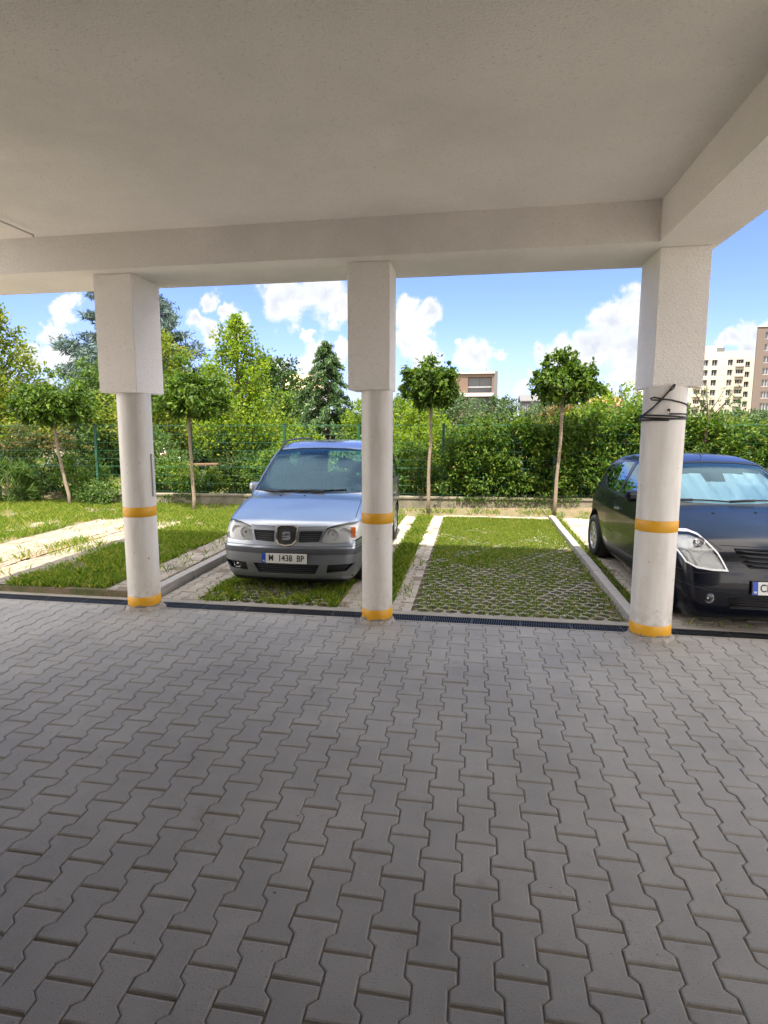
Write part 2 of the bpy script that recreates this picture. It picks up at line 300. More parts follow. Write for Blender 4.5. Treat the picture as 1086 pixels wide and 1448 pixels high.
# ------------------------------------------------------------------ ground and floor
def struct(o): o['kind'] = 'structure'; return o
def ground():
    xs = np.array([-1500, -300, -60, -30, -20, -12, -8, -5, -3.88, -3.86, -3.7, -3, 0, 3, 8, 20, 40, 80, 300, 1500.]); ys = np.array([-1500, -200, -40, -10, 0, 6.40, 6.43, 8, 10, 12, 13.6, 14.5, 15, 25, 60, 200, 600, 2500.])
    V = []
    for y in ys:
        for x in xs:
            z = -.035
            if y > 6.4 and x <= -3.86: z = .075
            if y < 6.42: z = -.12
            if y >= 14.5: z = .22 if x > -3.8 or True else z
            V.append((x, y, z))
    n = len(xs); F = [(j * n + i, j * n + i + 1, (j + 1) * n + i + 1, (j + 1) * n + i) for j in range(len(ys) - 1) for i in range(n - 1)]
    o = np_mesh('ground', V, F, M['soil']); struct(o)
ground()
PX, PY = .166, .29
def pavers(name, x0, x1, y0, y1, z, mat, jitter=.0012, px=PX, py=PY, ox=.05, oy=2.20, g=.0035, ch=.009, skip=None, joint=True):
    """interlocking bone-shaped blocks, long side away from the camera, neighbouring columns shifted by half a block"""
    V = []; F = []; i0 = math.floor((x0 - ox) / px) - 1; i1 = math.ceil((x1 - ox) / px) + 1
    e = .095 * px; rnd = random.Random(5)
    for i in range(i0, i1 + 1):
        cx = ox + i * px; off = oy + (i % 2) * py / 2; j0 = math.floor((y0 - off) / py) - 1; j1 = math.ceil((y1 - off) / py) + 1
        for j in range(j0, j1 + 1):
            cy = off + (j + .5) * py
            if cx + px < x0 or cx - px > x1 or cy + py < y0 or cy - py > y1: continue
            if skip and skip(cx, cy): continue
            hw, hl = px / 2, py / 2
            right = [(hw + e, -hl), (hw + e, -.29 * py), (hw - e, -.19 * py), (hw - e, .19 * py), (hw + e, .29 * py), (hw + e, hl)]
            poly = right + [(-x, y) for x, y in right[::-1]]
            # inset outline
            def inset(pl, d):
                out = []; m = len(pl)
                for k in range(m):
                    a = Vector(pl[k - 1]); b = Vector(pl[k]); c = Vector(pl[(k + 1) % m]); n1 = (b - a).normalized(); n2 = (c - b).normalized()
                    n1 = Vector((-n1.y, n1.x)); n2 = Vector((-n2.y, n2.x)); q = (n1 + n2); q = q / max(.3, q.length_squared) * 2
                    out.append(b + q * d)
                return out
            tilt = (rnd.gauss(0, .004), rnd.gauss(0, .004)); dz = rnd.gauss(0, jitter); rot = rnd.gauss(0, .004); sx, sy = rnd.gauss(0, .0008), rnd.gauss(0, .001)
            b = len(V); rings = [(g / 2, -.05), (g / 2 + .0005, -ch), (g / 2 + ch * .35, -ch * .3), (g / 2 + ch, 0)]
            cr, sr = math.cos(rot), math.sin(rot)
            for d, zz in rings:
                for x, y in inset(poly, d):
                    if abs(y) > hl - .02: y -= math.copysign({0: 0, -ch: 0}.get(zz, .003 if zz else .004) if zz != 0 else .004, y)
                    X, Y = x * cr - y * sr + sx, x * sr + y * cr + sy
                    V.append((cx + X, cy + Y, z + zz + dz + X * tilt[0] + Y * tilt[1]))
            m = 12
            for r in range(3):
                for k in range(m): F.append((b + r * m + k, b + r * m + (k + 1) % m, b + (r + 1) * m + (k + 1) % m, b + (r + 1) * m + k))
            t = b + 3 * m
            F += [(t + 0, t + 1, t + 10, t + 11), (t + 1, t + 2, t + 9, t + 10), (t + 2, t + 3, t + 8, t + 9), (t + 3, t + 4, t + 7, t + 8), (t + 4, t + 5, t + 6, t + 7)]
    bm = bmesh.new(); vs = [bm.verts.new(v) for v in V]
    for f in F: bm.faces.new([vs[k] for k in f])
    for cop, no in (((x0, 0, 0), (-1, 0, 0)), ((x1, 0, 0), (1, 0, 0)), ((0, y0, 0), (0, -1, 0)), ((0, y1, 0), (0, 1, 0))):
        bmesh.ops.bisect_plane(bm, geom=bm.verts[:] + bm.edges[:] + bm.faces[:], plane_co=cop, plane_no=no, clear_outer=True)
    if joint:
        q = [bm.verts.new(p) for p in ((x0, y0, z - .008), (x1, y0, z - .008), (x1, y1, z - .008), (x0, y1, z - .008))]; f = bm.faces.new(q); f.material_index = 1
    me = bpy.data.meshes.new(name); bm.to_mesh(me); bm.free()
    return link(name, me, [mat, M['joint']])
struct(pavers('paved_floor', -6.6, 4.6, -1.6, 6.10, 0, M['paver']))
b = MB(); b.box(-60, 60, -60, -1.6, -.1, -.012); b.box(-60, -6.6, -1.6, 3.2, -.1, -.012); b.box(4.6, 60, -1.6, 3.2, -.1, -.012); struct(b.build('asphalt_yard', simple('yard_asphalt', (.10, .095, .09), .9, bump=.006, bscale=30)))
b = MB(); b.box(-60, -6.6, 3.2, 6.1, -.1, -.012); b.box(4.6, 60, 3.2, 6.1, -.1, -.012); M['yard'] = simple('pale_bounce_paving', (.58, .53, .46), .9, bump=.006, bscale=30); struct(b.build('bounce_paving', M['yard']))  # unseen aprons, made pale to bounce sunlight onto the ceiling
# drain channel
dr = empty('drain_channel', (0, 6.25, 0), 'long narrow dark slotted drain channel between the grey paving and the parking bays', 'drain')
b = MB(); b.box(-9, 8, -.15, -.115, -.06, .003); b.box(-9, 8, .085, .20, -.06, .004, bev=0); b.build('concrete_edge', M['concrete'], dr)
b = MB(); b.box(-9, 8, -.115, .085, -.06, -.045); b.build('trough', M['black'], dr)
b = MB()
for y in (-.112, -.018, .074): b.box(-9, 8, y, y + .009, -.03, -.001)
x = -7.5
while x < 5.5: b.box(x, x + .010, -.103, -.018, -.028, -.003); b.box(x + .011, x + .021, -.009, .074, -.028, -.003); x += .024
x = -7.5
while x <= 5.5: b.box(x, x + .02, -.103, -.018, -.028, -.001); b.box(x, x + .02, -.009, .074, -.028, -.001); x += .5
b.build('grating', M['darkmetal'], dr)
# bay lanes
def lane(name, x0, x1, y0, y1, z, mat=None, **k): return struct(pavers(name, x0, x1, y0, y1, z, mat or M['paver_light'], jitter=.004, px=.17, py=.2, ox=x0 + .03, oy=y0 + .05, g=.008, **k))
lane('paved_lane', -3.66, -3.20, 6.45, 13.6, 0)
lane('paved_lane', -1.50, -1.22, 6.45, 13.4, 0)
lane('paved_lane', -.90, -.66, 6.45, 13.6, 0)
lane('paved_lane', -.66, 1.62, 13.42, 13.75, .0)
lane('paved_lane', 1.90, 4.9, 6.45, 14.0, .0)
lane('paved_lane', -4.36, -3.90, 6.45, 11.2, .085)
lane('paved_lane', -6.45, -5.70, 6.45, 12.0, .085, M['paver_beige'])
lane('paved_lane', -7.75, -6.70, 6.45, 13.4, .085, M['paver_beige'])
lane('paved_lane', -8.75, -8.35, 8.5, 12.0, .085, M['paver_beige'])
struct(pavers('paved_lane', -6.68, -6.47, 6.45, 11.0, .09, M['paver_red'], jitter=.004, px=.1, py=.2, ox=-6.6, oy=6.5))
def kerb(x, w, z0, z1, y0, y1, label):
    b = MB(); y = y0; rnd = random.Random(int(x * 100))
    while y < y1:
        l = min(1.0, y1 - y); a = rnd.gauss(0, .004); h = rnd.gauss(0, .003)
        b.box(x + a, x + w + a, y + .004, y + l - .004, z0, z1 + h, bev=.012); y += l
    o = b.build('kerb', M['kerb']); tag(o, label, 'kerb'); return o
kerb(-3.84, .13, -.05, .10, 6.46, 12.6, 'raised concrete kerb left of the silver minivan')
kerb(1.63, .11, -.05, .075, 6.46, 13.6, 'raised concrete kerb between the empty grass bay and the black hatchback')
# honeycomb grass pavers in the empty bay and under the van
def lattice(name, x0, x1, y0, y1, z):
    b = MB(); p = .155; w = .017; rnd = random.Random(3)
    nx = int((x1 - x0) / p); ny = int((y1 - y0) / p)
    for j in range(ny + 1):
        for i in range(nx + 1):
            cx = x0 + (i + .5 * (j % 2)) * p; cy = y0 + j * p * .8
            if cy > y1 - .1 or cx > x1 - .09: continue
            for k in range(3):
                a = math.pi / 2 + k * 2 * math.pi / 3 + (math.pi if j % 2 else 0) * 0; c = Vector((cx, cy, 0)); d = Vector((math.cos(a), math.sin(a), 0)); s = Vector((-d.y, d.x, 0)); L = p * .56; zz = z + rnd.gauss(0, .003)
                vs = [c - s * w, c + s * w, c + d * L + s * w * .8, c + d * L - s * w * .8]
                b.add([(v.x, v.y, -.05) for v in vs] + [(v.x, v.y, zz + k * .0012) for v in vs], [(4, 5, 6, 7), (0, 1, 5, 4), (1, 2, 6, 5), (2, 3, 7, 6), (3, 0, 4, 7)])
    return struct(b.build(name, M['concrete']))
lattice('grass_paver', -.60, 1.60, 6.5, 13.3, -.008)
lattice('grass_paver', -3.15, -1.55, 6.5, 11.5, -.004)

# ------------------------------------------------------------------ overhanging building
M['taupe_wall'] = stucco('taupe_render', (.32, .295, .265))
BL, BR = -5.72, 2.04      # ends of the open ground storey
bd = empty('apartment_building', (0, 6.2, 0), 'beige rendered apartment building overhead, its ceiling and beams above the paved floor', 'building')
def bpart(name, boxes, mat, par=bd):
    b = MB()
    for q in boxes: b.box(*q)
    o = b.build(name, mat, par); o.location = (0, -6.2, 0); return o
bpart('ceiling', [(BL, 1.51, -8, 5.73, 3.92, 4.2)], M['stucco'])
bpart('front_beam', [(BL, 1.51, 5.73, 6.62, 3.58, 4.2)], M['stucco'])
bpart('side_beam', [(1.51, BR, -8, 6.62, 3.58, 4.2)], M['stucco'])
bpart('upper_wall', [(BL, BR, -8, 6.60, 4.2, 8.15), (BR, 16, 1.9, 4.4, 4.2, 12.7)], M['stucco_light'])  # second box: unseen wing, thinned to a slab that shades the right bay
bpart('rear_wall', [(BL, BR, -8.4, -8.0, -.1, 4.2)], M['taupe_wall']); bpart('side_wall', [(BL - .3, BL, -8.4, 2.2, -.1, 4.2)], M['taupe_wall']); bpart('side_wall', [(BR, BR + .3, -8.4, 1.5, -.1, 4.2)], M['taupe_wall'])  # side walls are unseen, added to keep light off the beam faces
# pillars
def pillar(X, Yf, r, cap, label):
    root = empty('pillar', (X, Yf + r, 0), label, 'pillar')
    def prof(z0, z1, rr, n=2): return [(rr, z0 + (z1 - z0) * k / n) for k in range(n + 1)]
    b = MB(); b.lathe(prof(0.02, 2.39, r, 8), 48); b.build('shaft', M['white'], root)
    b = MB(); b.lathe([(r + .0005, .035), (r + .003, .038), (r + .003, .152), (r + .0005, .155)], 48); b.build('yellow_band', M['yellow'], root)
    b = MB(); b.lathe([(r + .0005, 1.052), (r + .003, 1.055), (r + .003, 1.158), (r + .0005, 1.161)], 48); b.build('yellow_band', M['yellow'], root)
    b = MB(); rnd = random.Random(int(X * 10)); n = 22; vs = []
    for k in range(n):
        a = 2 * math.pi * k / n; R1 = r + .045 + rnd.uniform(-.02, .02); h = .028 + rnd.uniform(-.012, .018)
        vs += [(R1 * math.cos(a), R1 * math.sin(a), -.01), ((r + .012) * math.cos(a), (r + .012) * math.sin(a), h), ((r - .01) * math.cos(a), (r - .01) * math.sin(a), h + .006)]
    fs = [(k * 3 + j, ((k + 1) % n) * 3 + j, ((k + 1) % n) * 3 + j + 1, k * 3 + j + 1) for k in range(n) for j in (0, 1)]
    b.add(vs, fs); b.build('mortar_collar', M['mortar'], root)
    x0, x1, y0, y1 = cap; b = MB(); b.box(x0 - X, x1 - X, y0 - Yf - r, y1 - Yf - r, 2.385, 3.579, bev=.006); b.build('capital', M['stucco'], root)
    return root
PL = pillar(-3.655, 5.95, .176, (-3.905, -3.48, 5.90, 6.46), 'white round pillar left of the silver minivan, chipped mortar at its foot')
PM = pillar(-.975, 5.93, .158, (-1.235, -.825, 5.90, 6.36), 'white round pillar standing in front of the silver minivan')
PR = pillar(1.722, 5.88, .186, (1.565, 1.985, 5.90, 6.52), 'white round pillar wrapped in black cable beside the black hatchback')
# cable on the right pillar
def cable():
    b = MB(); X, Y, r = 1.715, 5.88 + .186, .196; pts = []
    # wraps
    for t in range(0, 361 * 4, 12):
        a = R(-90 + t); k = t / 360
        z = 2.135 - .0145 * k + .007 * math.sin(t * .0174 * 1.3 + 1); pts.append((X + (r + .004 * math.sin(3 * k)) * math.cos(a), Y + r * math.sin(a), z))
    b.tube(pts, .0078, 6)
    # diagonal from the capital down to the wraps
    b.tube([(X + .02, Y - r - .02, 2.40), (X - .02, Y - r - .01, 2.34), (X - .07, Y - r + .01, 2.27), (X - .13, Y - r + .04, 2.20), (X - .175, Y - r + .10, 2.15), (X - r, Y - .03, 2.12)], .0085, 6)
    b.tube([(X + .025, Y - r - .02, 2.40), (X + .015, Y - r - .025, 2.365), (X + .0, Y - r - .02, 2.35), (X - .025, Y - r - .012, 2.335)], .006, 6)
    # loose loop
    pts = [(X - .15, Y - .17, 2.265), (X - .16, Y - .155, 2.28), (X - .13, Y - .18, 2.287), (X - .07, Y - .20, 2.272), (X + .01, Y - .205, 2.262)]
    for t in range(-80, 60, 12): pts.append((X + r * math.cos(R(t)), Y + r * math.sin(R(t)), 2.255 - (t + 80) / 140 * .09))
    b.tube(pts, .0075, 6)
    b.tube([(X - .15, Y - .17, 2.265), (X - .10, Y - .19, 2.262), (X - .06, Y - .20, 2.268)], .0075, 6)
    tag(b.build('black_cable', M['black']), 'black cable wound several times round the top of the right pillar', 'cable')
    b = MB(); b.tube([(X - .01, Y - .185, 2.175), (X - .01, Y - .215, 2.178)], .009, 8); b.tube([(X - .01, Y - .213, 2.178), (X - .005, Y - .215, 2.155)], .005, 6)
    tag(b.build('bolt', M['black']), 'small dark bolt sticking out of the right pillar just above the cable wraps', 'bolt')
cable()
# conduit strip on the left pillar, its right side
b = MB(); b.box(-3.486, -3.462, 6.10, 6.15, 1.27, 1.74, bev=.006); tag(b.build('conduit', M['pipe']), 'short grey conduit fixed to the right side of the left pillar', 'conduit')
b = MB(); b.tube([(-4.30, 2.2, 3.89), (-4.28, 5.54, 3.88)], .009, 10); b.tube([(-4.28, 5.54, 3.885), (-4.278, 5.545, 3.86)], .012, 10); b.box(-4.31, -4.26, 4.6, 4.63, 3.87, 3.92)
tag(b.build('ceiling_pipe', M['pipe']), 'thin grey pipe under the ceiling at the far left', 'pipe')
for X, Y, Z in ((1.60, 5.885, 1.38), (1.665, 5.882, .92)): pass

# ------------------------------------------------------------------ boundary wall and fence
WY = lambda x: 14.16 + .0565 * x
wl = empty('boundary_wall', (0, WY(0), 0), 'low weathered concrete wall along the far end of the parking bays', 'wall')
SK = Matrix.Rotation(math.atan(.0565), 4, 'Z')
b = MB(); b.box(-9.2, 16, 0, .22, -.2, .325); o = b.build('wall_body', M['wallc'], wl); o.rotation_euler = SK.to_euler()
b = MB(); x = -9.2
while x < 16: b.box(x, min(x + 1.98, 16), -.025, .245, .322, .365, bev=.006); x += 2.0
o = b.build('coping', M['wallc'], wl); o.rotation_euler = SK.to_euler()
fe = empty('wire_fence', (0, WY(0) + .12, .36), 'tall green welded wire fence standing on the low wall', 'fence')
def fp(x, z): return (x, WY(x) + .12 - WY(0) - .12, z - .36)
for x in (-14.6, -12.0, -9.30, -6.83, -4.50, -2.7, -.72, 1.8, 4.3, 6.8, 9.3, 11.6):
    b = MB(); X, Y, Z = fp(x, .2); b.box(X - .03, X + .03, Y - .03, Y + .03, -.3, 1.70, bev=.006); b.box(X - .035, X + .035, Y - .035, Y + .035, 1.70, 1.715); b.build('post', M['green'], fe)
b = MB()
for k in range(9):
    z = .42 + k * .2
    for dz in ((0,) if k not in (3, 8) else (0, .018)): b.tube([fp(-14.6, z + dz), fp(11.6, z + dz)], .0032, 4)
x = -14.6
while x < 11.6: b.tube([fp(x, .40), fp(x, 2.03)], .0018, 3, caps=False); x += .1
b.build('wire_panel', M['greenl'], fe)
b = MB(); b.tube([(-8.10, 13.72, 1.36), (-7.98, 13.72, 1.02), (-7.86, 13.72, .72), (-7.80, 13.72, .30)], .02, 6); tag(b.build('leaning_stake', M['greenl']), 'thin green stake leaning against the low wall right of the left pillar', 'stake')
# ------------------------------------------------------------------ cars
from math import sqrt
def spline(P, n=12):
    P = np.array(P, float); out = []
    m = len(P)
    for i in range(m):
        p0, p1, p2, p3 = P[i - 1], P[i], P[(i + 1) % m], P[(i + 2) % m]
        # centripetal-ish: damped catmull to avoid overshoot
        for t in np.linspace(0, 1, n, endpoint=False):
            d = .5 * np.linalg.norm(p2 - p1); a = p2 - p0; c = p3 - p1
            m1 = a / max(np.linalg.norm(a), 1e-9) * d * 1.2; m2 = c / max(np.linalg.norm(c), 1e-9) * d * 1.2
            h = (2 * t**3 - 3 * t**2 + 1) * p1 + (t**3 - 2 * t**2 + t) * m1 + (-2 * t**3 + 3 * t**2) * p2 + (t**3 - t**2) * m2; out.append(h)
    return np.array(out)
def sdf_grid(poly, y0, y1, z0, z1, h=.015, blur=2):
    ys = np.arange(y0, y1, h); zs = np.arange(z0, z1, h); G = np.stack(np.meshgrid(ys, zs, indexing='ij'), -1); A = poly; B = np.roll(poly, -1, 0)
    d = np.full(G.shape[:2], 1e9); ins = np.zeros(G.shape[:2], bool)
    for a, b_ in zip(A, B):
        e = b_ - a; w = G - a; t = np.clip((w @ e) / max(e @ e, 1e-12), 0, 1); q = w - t[..., None] * e; d = np.minimum(d, (q**2).sum(-1))
        cnd = ((a[1] > G[..., 1]) != (b_[1] > G[..., 1])); xi = a[0] + (G[..., 1] - a[1]) / (b_[1] - a[1] + 1e-12) * (b_[0] - a[0]); ins ^= cnd & (G[..., 0] < xi)
    s = np.sqrt(d) * np.where(ins, -1, 1)
    for _ in range(blur):
        s[1:-1] = (s[:-2] + 2 * s[1:-1] + s[2:]) / 4; s[:, 1:-1] = (s[:, :-2] + 2 * s[:, 1:-1] + s[:, 2:]) / 4
    def f(y, z):
        u = np.clip((y - y0) / h, 0, s.shape[0] - 1.001); v_ = np.clip((z - z0) / h, 0, s.shape[1] - 1.001); i = u.astype(int); j = v_.astype(int); a = u - i; c = v_ - j
        return s[i, j] * (1 - a) * (1 - c) + s[i + 1, j] * a * (1 - c) + s[i, j + 1] * (1 - a) * c + s[i + 1, j + 1] * a * c
    return f
class Car:
    """a body shell found where the side profile, the cross section and the plan meet, then cut into panels"""
    def __init__(s, side, L, W2, H, sec, taper, k=.10, bow=.16, crown=.035, seg=(.6, .9, .62), step=.032):
        s.L, s.W2, s.H = L, W2, H
        s.fs = sdf_grid(spline(side, 8), -.3, L + .3, -.1, H + .4); s.secz = [a for a, _ in sec]; s.secw = [b_ for _, b_ in sec]; s.ty = [a for a, _ in taper]; s.tw = [b_ for _, b_ in taper]; s.k = k; s.bow = bow; s.crown = crown; s.seg = seg
        s.build(step)
    def F(s, P):
        x, y, z = P[..., 0], P[..., 1], P[..., 2]; ax = np.sqrt(x * x + 1e-6)
        yb = y - s.bow * ax**2 * np.clip(1 - y / (s.L * .55), 0, 1) + s.bow * .7 * ax**2 * np.clip((y - s.L * .55) / (s.L * .45), 0, 1)
        a = s.fs(yb, z + s.crown * ax**2 / .5)
        w = np.interp(z, s.secz, s.secw) * np.interp(y, s.ty, s.tw)
        b_ = (ax - w) * .96; k = s.k; h = np.maximum(k - np.abs(a - b_), 0) / k
        return np.maximum(a, b_) + h * h * k * .25
    def build(s, st):
        x0, y0, z0 = -s.W2 - .25, -.35, -.05; x1, y1, z1 = s.W2 + .25, s.L + .35, s.H + .3
        nx, ny, nz_ = [int(d / st / 1.12) for d in (x1 - x0, y1 - y0, z1 - z0)]; nx += nx % 2
        idx = {}; P = []; F = []
        def vid(i, j, k):
            key = (i, j, k)
            if key not in idx: idx[key] = len(P); P.append((x0 + (x1 - x0) * i / nx, y0 + (y1 - y0) * j / ny, z0 + (z1 - z0) * k / nz_))
            return idx[key]
        for j in range(ny):
            for i in range(nx): F.append((vid(i, j, nz_), vid(i + 1, j, nz_), vid(i + 1, j + 1, nz_), vid(i, j + 1, nz_))); F.append((vid(i, j, 0), vid(i, j + 1, 0), vid(i + 1, j + 1, 0), vid(i + 1, j, 0)))
            for k in range(nz_): F.append((vid(nx, j, k), vid(nx, j + 1, k), vid(nx, j + 1, k + 1), vid(nx, j, k + 1))); F.append((vid(0, j, k), vid(0, j, k + 1), vid(0, j + 1, k + 1), vid(0, j + 1, k)))
        for i in range(nx):
            for k in range(nz_): F.append((vid(i, 0, k), vid(i + 1, 0, k), vid(i + 1, 0, k + 1), vid(i, 0, k + 1))); F.append((vid(i, ny, k), vid(i, ny, k + 1), vid(i + 1, ny, k + 1), vid(i + 1, ny, k)))
        P = np.array(P); Cn = P.copy(); Cn[:, 0] *= .25; Cn[:, 1] = np.clip(P[:, 1], s.seg[0], s.L - s.seg[1]); Cn[:, 2] = s.seg[2]
        lo = np.zeros(len(P)); hi = np.ones(len(P))
        for _ in range(22):
            mid = (lo + hi) / 2; o = s.F(Cn + (P - Cn) * mid[:, None]) > 0; hi = np.where(o, mid, hi); lo = np.where(o, lo, mid)
        V = Cn + (P - Cn) * hi[:, None]
        bm = bmesh.new(); s.bm = bm; vs = [bm.verts.new(v) for v in V]
        for f in F: bm.faces.new([vs[q] for q in f])
        s.lay = bm.faces.layers.int.new('part'); s.names = {}
        bmesh.ops.delete(bm, geom=[f for f in bm.faces if f.calc_center_median().z < .01], context='FACES')
    def grad(s, V):
        V = np.asarray(V, float); g = np.zeros_like(V)
        for a in range(3):
            d = np.zeros(3); d[a] = .012; g[:, a] = s.F(V + d) - s.F(V - d)
        return unit(g)
    def cut(s, poly, proj, pid, filt=lambda c: True, only=0):
        """proj: 'x' (side view y,z), 'y' (front view x,z), 'z' (plan x,y)"""
        ax = {'x': (1, 2), 'y': (0, 2), 'z': (0, 1)}[proj]; P = [Vector(p) for p in poly]; lo = (min(p.x for p in P) - .04, min(p.y for p in P) - .04); hi = (max(p.x for p in P) + .04, max(p.y for p in P) + .04)
        fs = []
        for f in s.bm.faces:
            c = f.calc_center_median()
            if lo[0] < c[ax[0]] < hi[0] and lo[1] < c[ax[1]] < hi[1] and filt(c) and f[s.lay] in ((only,) if not isinstance(only, tuple) else only): fs.append(f)
        for a, b_ in zip(P, P[1:] + P[:1]):
            e = b_ - a; cop = [0, 0, 0]; cop[ax[0]], cop[ax[1]] = a; no = [0, 0, 0]; no[ax[0]], no[ax[1]] = e.y, -e.x
            if e.length < 1e-6: continue
            geom = set(fs)
            for f in fs: geom.update(f.edges); geom.update(f.verts)
            r = bmesh.ops.bisect_plane(s.bm, geom=list(geom), dist=1e-5, plane_co=cop, plane_no=Vector(no).normalized())
            fs = list({g for g in r['geom'] if isinstance(g, bmesh.types.BMFace)})
        def inside(c):
            u, v_ = c[ax[0]], c[ax[1]]; r = False
            for a, b_ in zip(P, P[1:] + P[:1]):
                if (a.y > v_) != (b_.y > v_) and u < a.x + (v_ - a.y) / (b_.y - a.y) * (b_.x - a.x): r = not r
            return r
        n = 0
        for f in fs:
            if inside(f.calc_center_median()): f[s.lay] = pid; n += 1
        return n
    def line(s, pts, w, proj, filt=lambda c: True, pid=99):
        for a, b_ in zip(pts, pts[1:]):
            a = Vector(a); b_ = Vector(b_); d = (b_ - a).normalized(); n = Vector((-d.y, d.x)) * w / 2
            s.cut([a - n, b_ - n, b_ + n, a + n], proj, pid, filt)
    def extract(s, pids, name, mats, parent, offset=0., mats_of=None, thick=0.):
        """faces with these part ids become one mesh, moved along the body normal"""
        used = {}; V = []; F = []; MI = []
        for f in s.bm.faces:
            if f[s.lay] in pids:
                q = []
                for v in f.verts:
                    if v.index not in used or True:
                        key = v
                        if key not in used: used[key] = len(V); V.append(v.co[:])
                        q.append(used[key])
                F.append(q); MI.append((mats_of or {}).get(f[s.lay], 0))
        if not F: return None
        V = np.array(V); N = s.grad(V); V2 = V + N * offset
        me = bpy.data.meshes.new(name); me.from_pydata([tuple(v) for v in V2], [], F); me.polygons.foreach_set('material_index', MI); me.polygons.foreach_set('use_smooth', [True] * len(F)); me.update()
        bad = [0, 0, 0]
        me.normals_split_custom_set_from_vertices([tuple(n) for n in N])
        return link(name, me, mats, parent)
    def pt(s, x, z, y0=-.3):
        """y of the front surface seen at (x, z)"""
        ys = np.linspace(y0, 1.6, 800); P = np.stack([np.full(800, x), ys, np.full(800, z)], 1); f = s.F(P); i = np.argmax(f < 0); return float(ys[i])
def text_mesh(body, size, depth=.001, sx=1.0, bold=0.):
    cu = bpy.data.curves.new('lettering', 'FONT'); cu.body = body; cu.size = size; cu.extrude = depth; cu.offset = bold; cu.align_x = 'CENTER'; cu.align_y = 'CENTER'; cu.space_character = 1.05
    o = bpy.data.objects.new('lettering', cu); C.objects.link(o); dg = bpy.context.evaluated_depsgraph_get(); me = bpy.data.meshes.new_from_object(o.evaluated_get(dg)); bpy.data.objects.remove(o)
    for v in me.vertices: v.co.x *= sx
    return me
def plate(root, y, z, lean, chars, hw=.26, xoff=0., txt_x=.02):
    b = MB(); mt = Matrix.Translation((xoff, y, z)) @ Matrix.Rotation(R(90) - lean, 4, 'X') @ Matrix.Scale(1.09, 4)
    b.box(-hw - .006, hw + .006, -.06, .06, -.012, 0, bev=.004, mat=mt); pl = b.build('number_plate', M['black'], root)
    b = MB(); b.box(-hw, hw, -.055, .055, 0, .003, mat=mt); b.build('plate_face', M['platew'], pl)
    b = MB(); b.box(-hw, -hw + .042, -.055, .055, .0031, .005, mat=mt); b.build('country_band', M['bluef'], pl)
    for tx, ty, ts, t_, m_ in chars:
        me = text_mesh(t_, ts, .0008, .80, 0.0006 if 'M' in t_ else .0012); me.transform(mt @ Matrix.Translation((tx, ty, .006))); link('lettering', me, m_, pl)
    return pl
def wheel(root, x, y, r, w, side, spokes=7, rimr=.62, name='wheel'):
    """side: -1 faces -X, +1 faces +X"""
    mt = Matrix.Translation((x, y, r)) @ Matrix.Rotation(R(90) * side, 4, 'Y'); t = root
    rr = r * rimr; b = MB(); b.lathe([(rr, -w / 2), (r * .93, -w / 2), (r * .985, -w / 2 + .02), (r, -w / 2 + .05), (r, w / 2 - .05), (r * .985, w / 2 - .02), (r * .93, w / 2), (rr + .01, w / 2 - .004), (rr, w / 2 - .012)], 40, mat=mt); ty = b.build(name, M['rubber'], t)
    b = MB(); b.lathe([(rr + .001, w / 2 - .01), (rr - .012, w / 2 - .008), (rr - .022, w / 2 - .03), (rr - .03, -w / 2)], 40, mat=mt)
    for k in range(spokes):
        m2 = mt @ Matrix.Rotation(2 * math.pi * k / spokes, 4, 'Z'); b.box(.03, rr - .015, -.026, .026, w / 2 - .045, w / 2 - .018, bev=.006, mat=m2)
    b.lathe([(.001, w / 2 - .008), (.05, w / 2 - .01), (.062, w / 2 - .03), (.062, w / 2 - .06)], 24, mat=mt); b.build('rim', M['alloy'], ty)
    b = MB(); b.lathe([(.001, w / 2 - .085), (rr - .04, w / 2 - .085)], 24, mat=mt); b.build('brake_disc', M['darkmetal'], ty)
    return ty
def soft(P, n=2):
    for _ in range(n):
        Q = []
        for a, b_ in zip(P, P[1:] + P[:1]): Q += [(a[0] * .8 + b_[0] * .2, a[1] * .8 + b_[1] * .2), (a[0] * .2 + b_[0] * .8, a[1] * .2 + b_[1] * .8)]
        P = Q
    return P
def circle(cy, cz, r, n=28, a0=0, a1=360): return [(cy + r * math.cos(R(a0 + (a1 - a0) * k / n)), cz + r * math.sin(R(a0 + (a1 - a0) * k / n))) for k in range(n)]
def seat(root, x, y, z, w=.5, name='seat'):
    b = MB(); b.box(x - w / 2, x + w / 2, y - .25, y + .25, z - .12, z + .04, bev=.05); b.box(x - w / 2 + .01, x + w / 2 - .01, -.06, .06, 0, .62, bev=.055, mat=Matrix.Translation((0, y + .27, z)) @ Matrix.Rotation(R(-14), 4, 'X')); o = b.build(name, M['seatf'], root)
    b = MB(); b.box(x - .13, x + .13, -.05, .05, .68, .86, bev=.045, mat=Matrix.Translation((0, y + .27, z)) @ Matrix.Rotation(R(-14), 4, 'X'))
    for dx in (-.05, .05): b.tube([(x + dx, y + .40, z + .58), (x + dx, y + .43, z + .70)], .007, 6)
    b.build('head_restraint', M['seatf'], o)
def lamp_bowl(b, x, y, z, r, mi=0, tilt=0):
    mt = Matrix.Translation((x, y, z)) @ Matrix.Rotation(R(90), 4, 'X')
    b.lathe([(.012, -.055), (r * .6, -.045), (r * .9, -.02), (r, 0), (r * 1.06, .002)], 28, mi, mt); b.lathe([(.001, -.005), (.016, -.008), (.018, -.05)], 16, mi, mt)

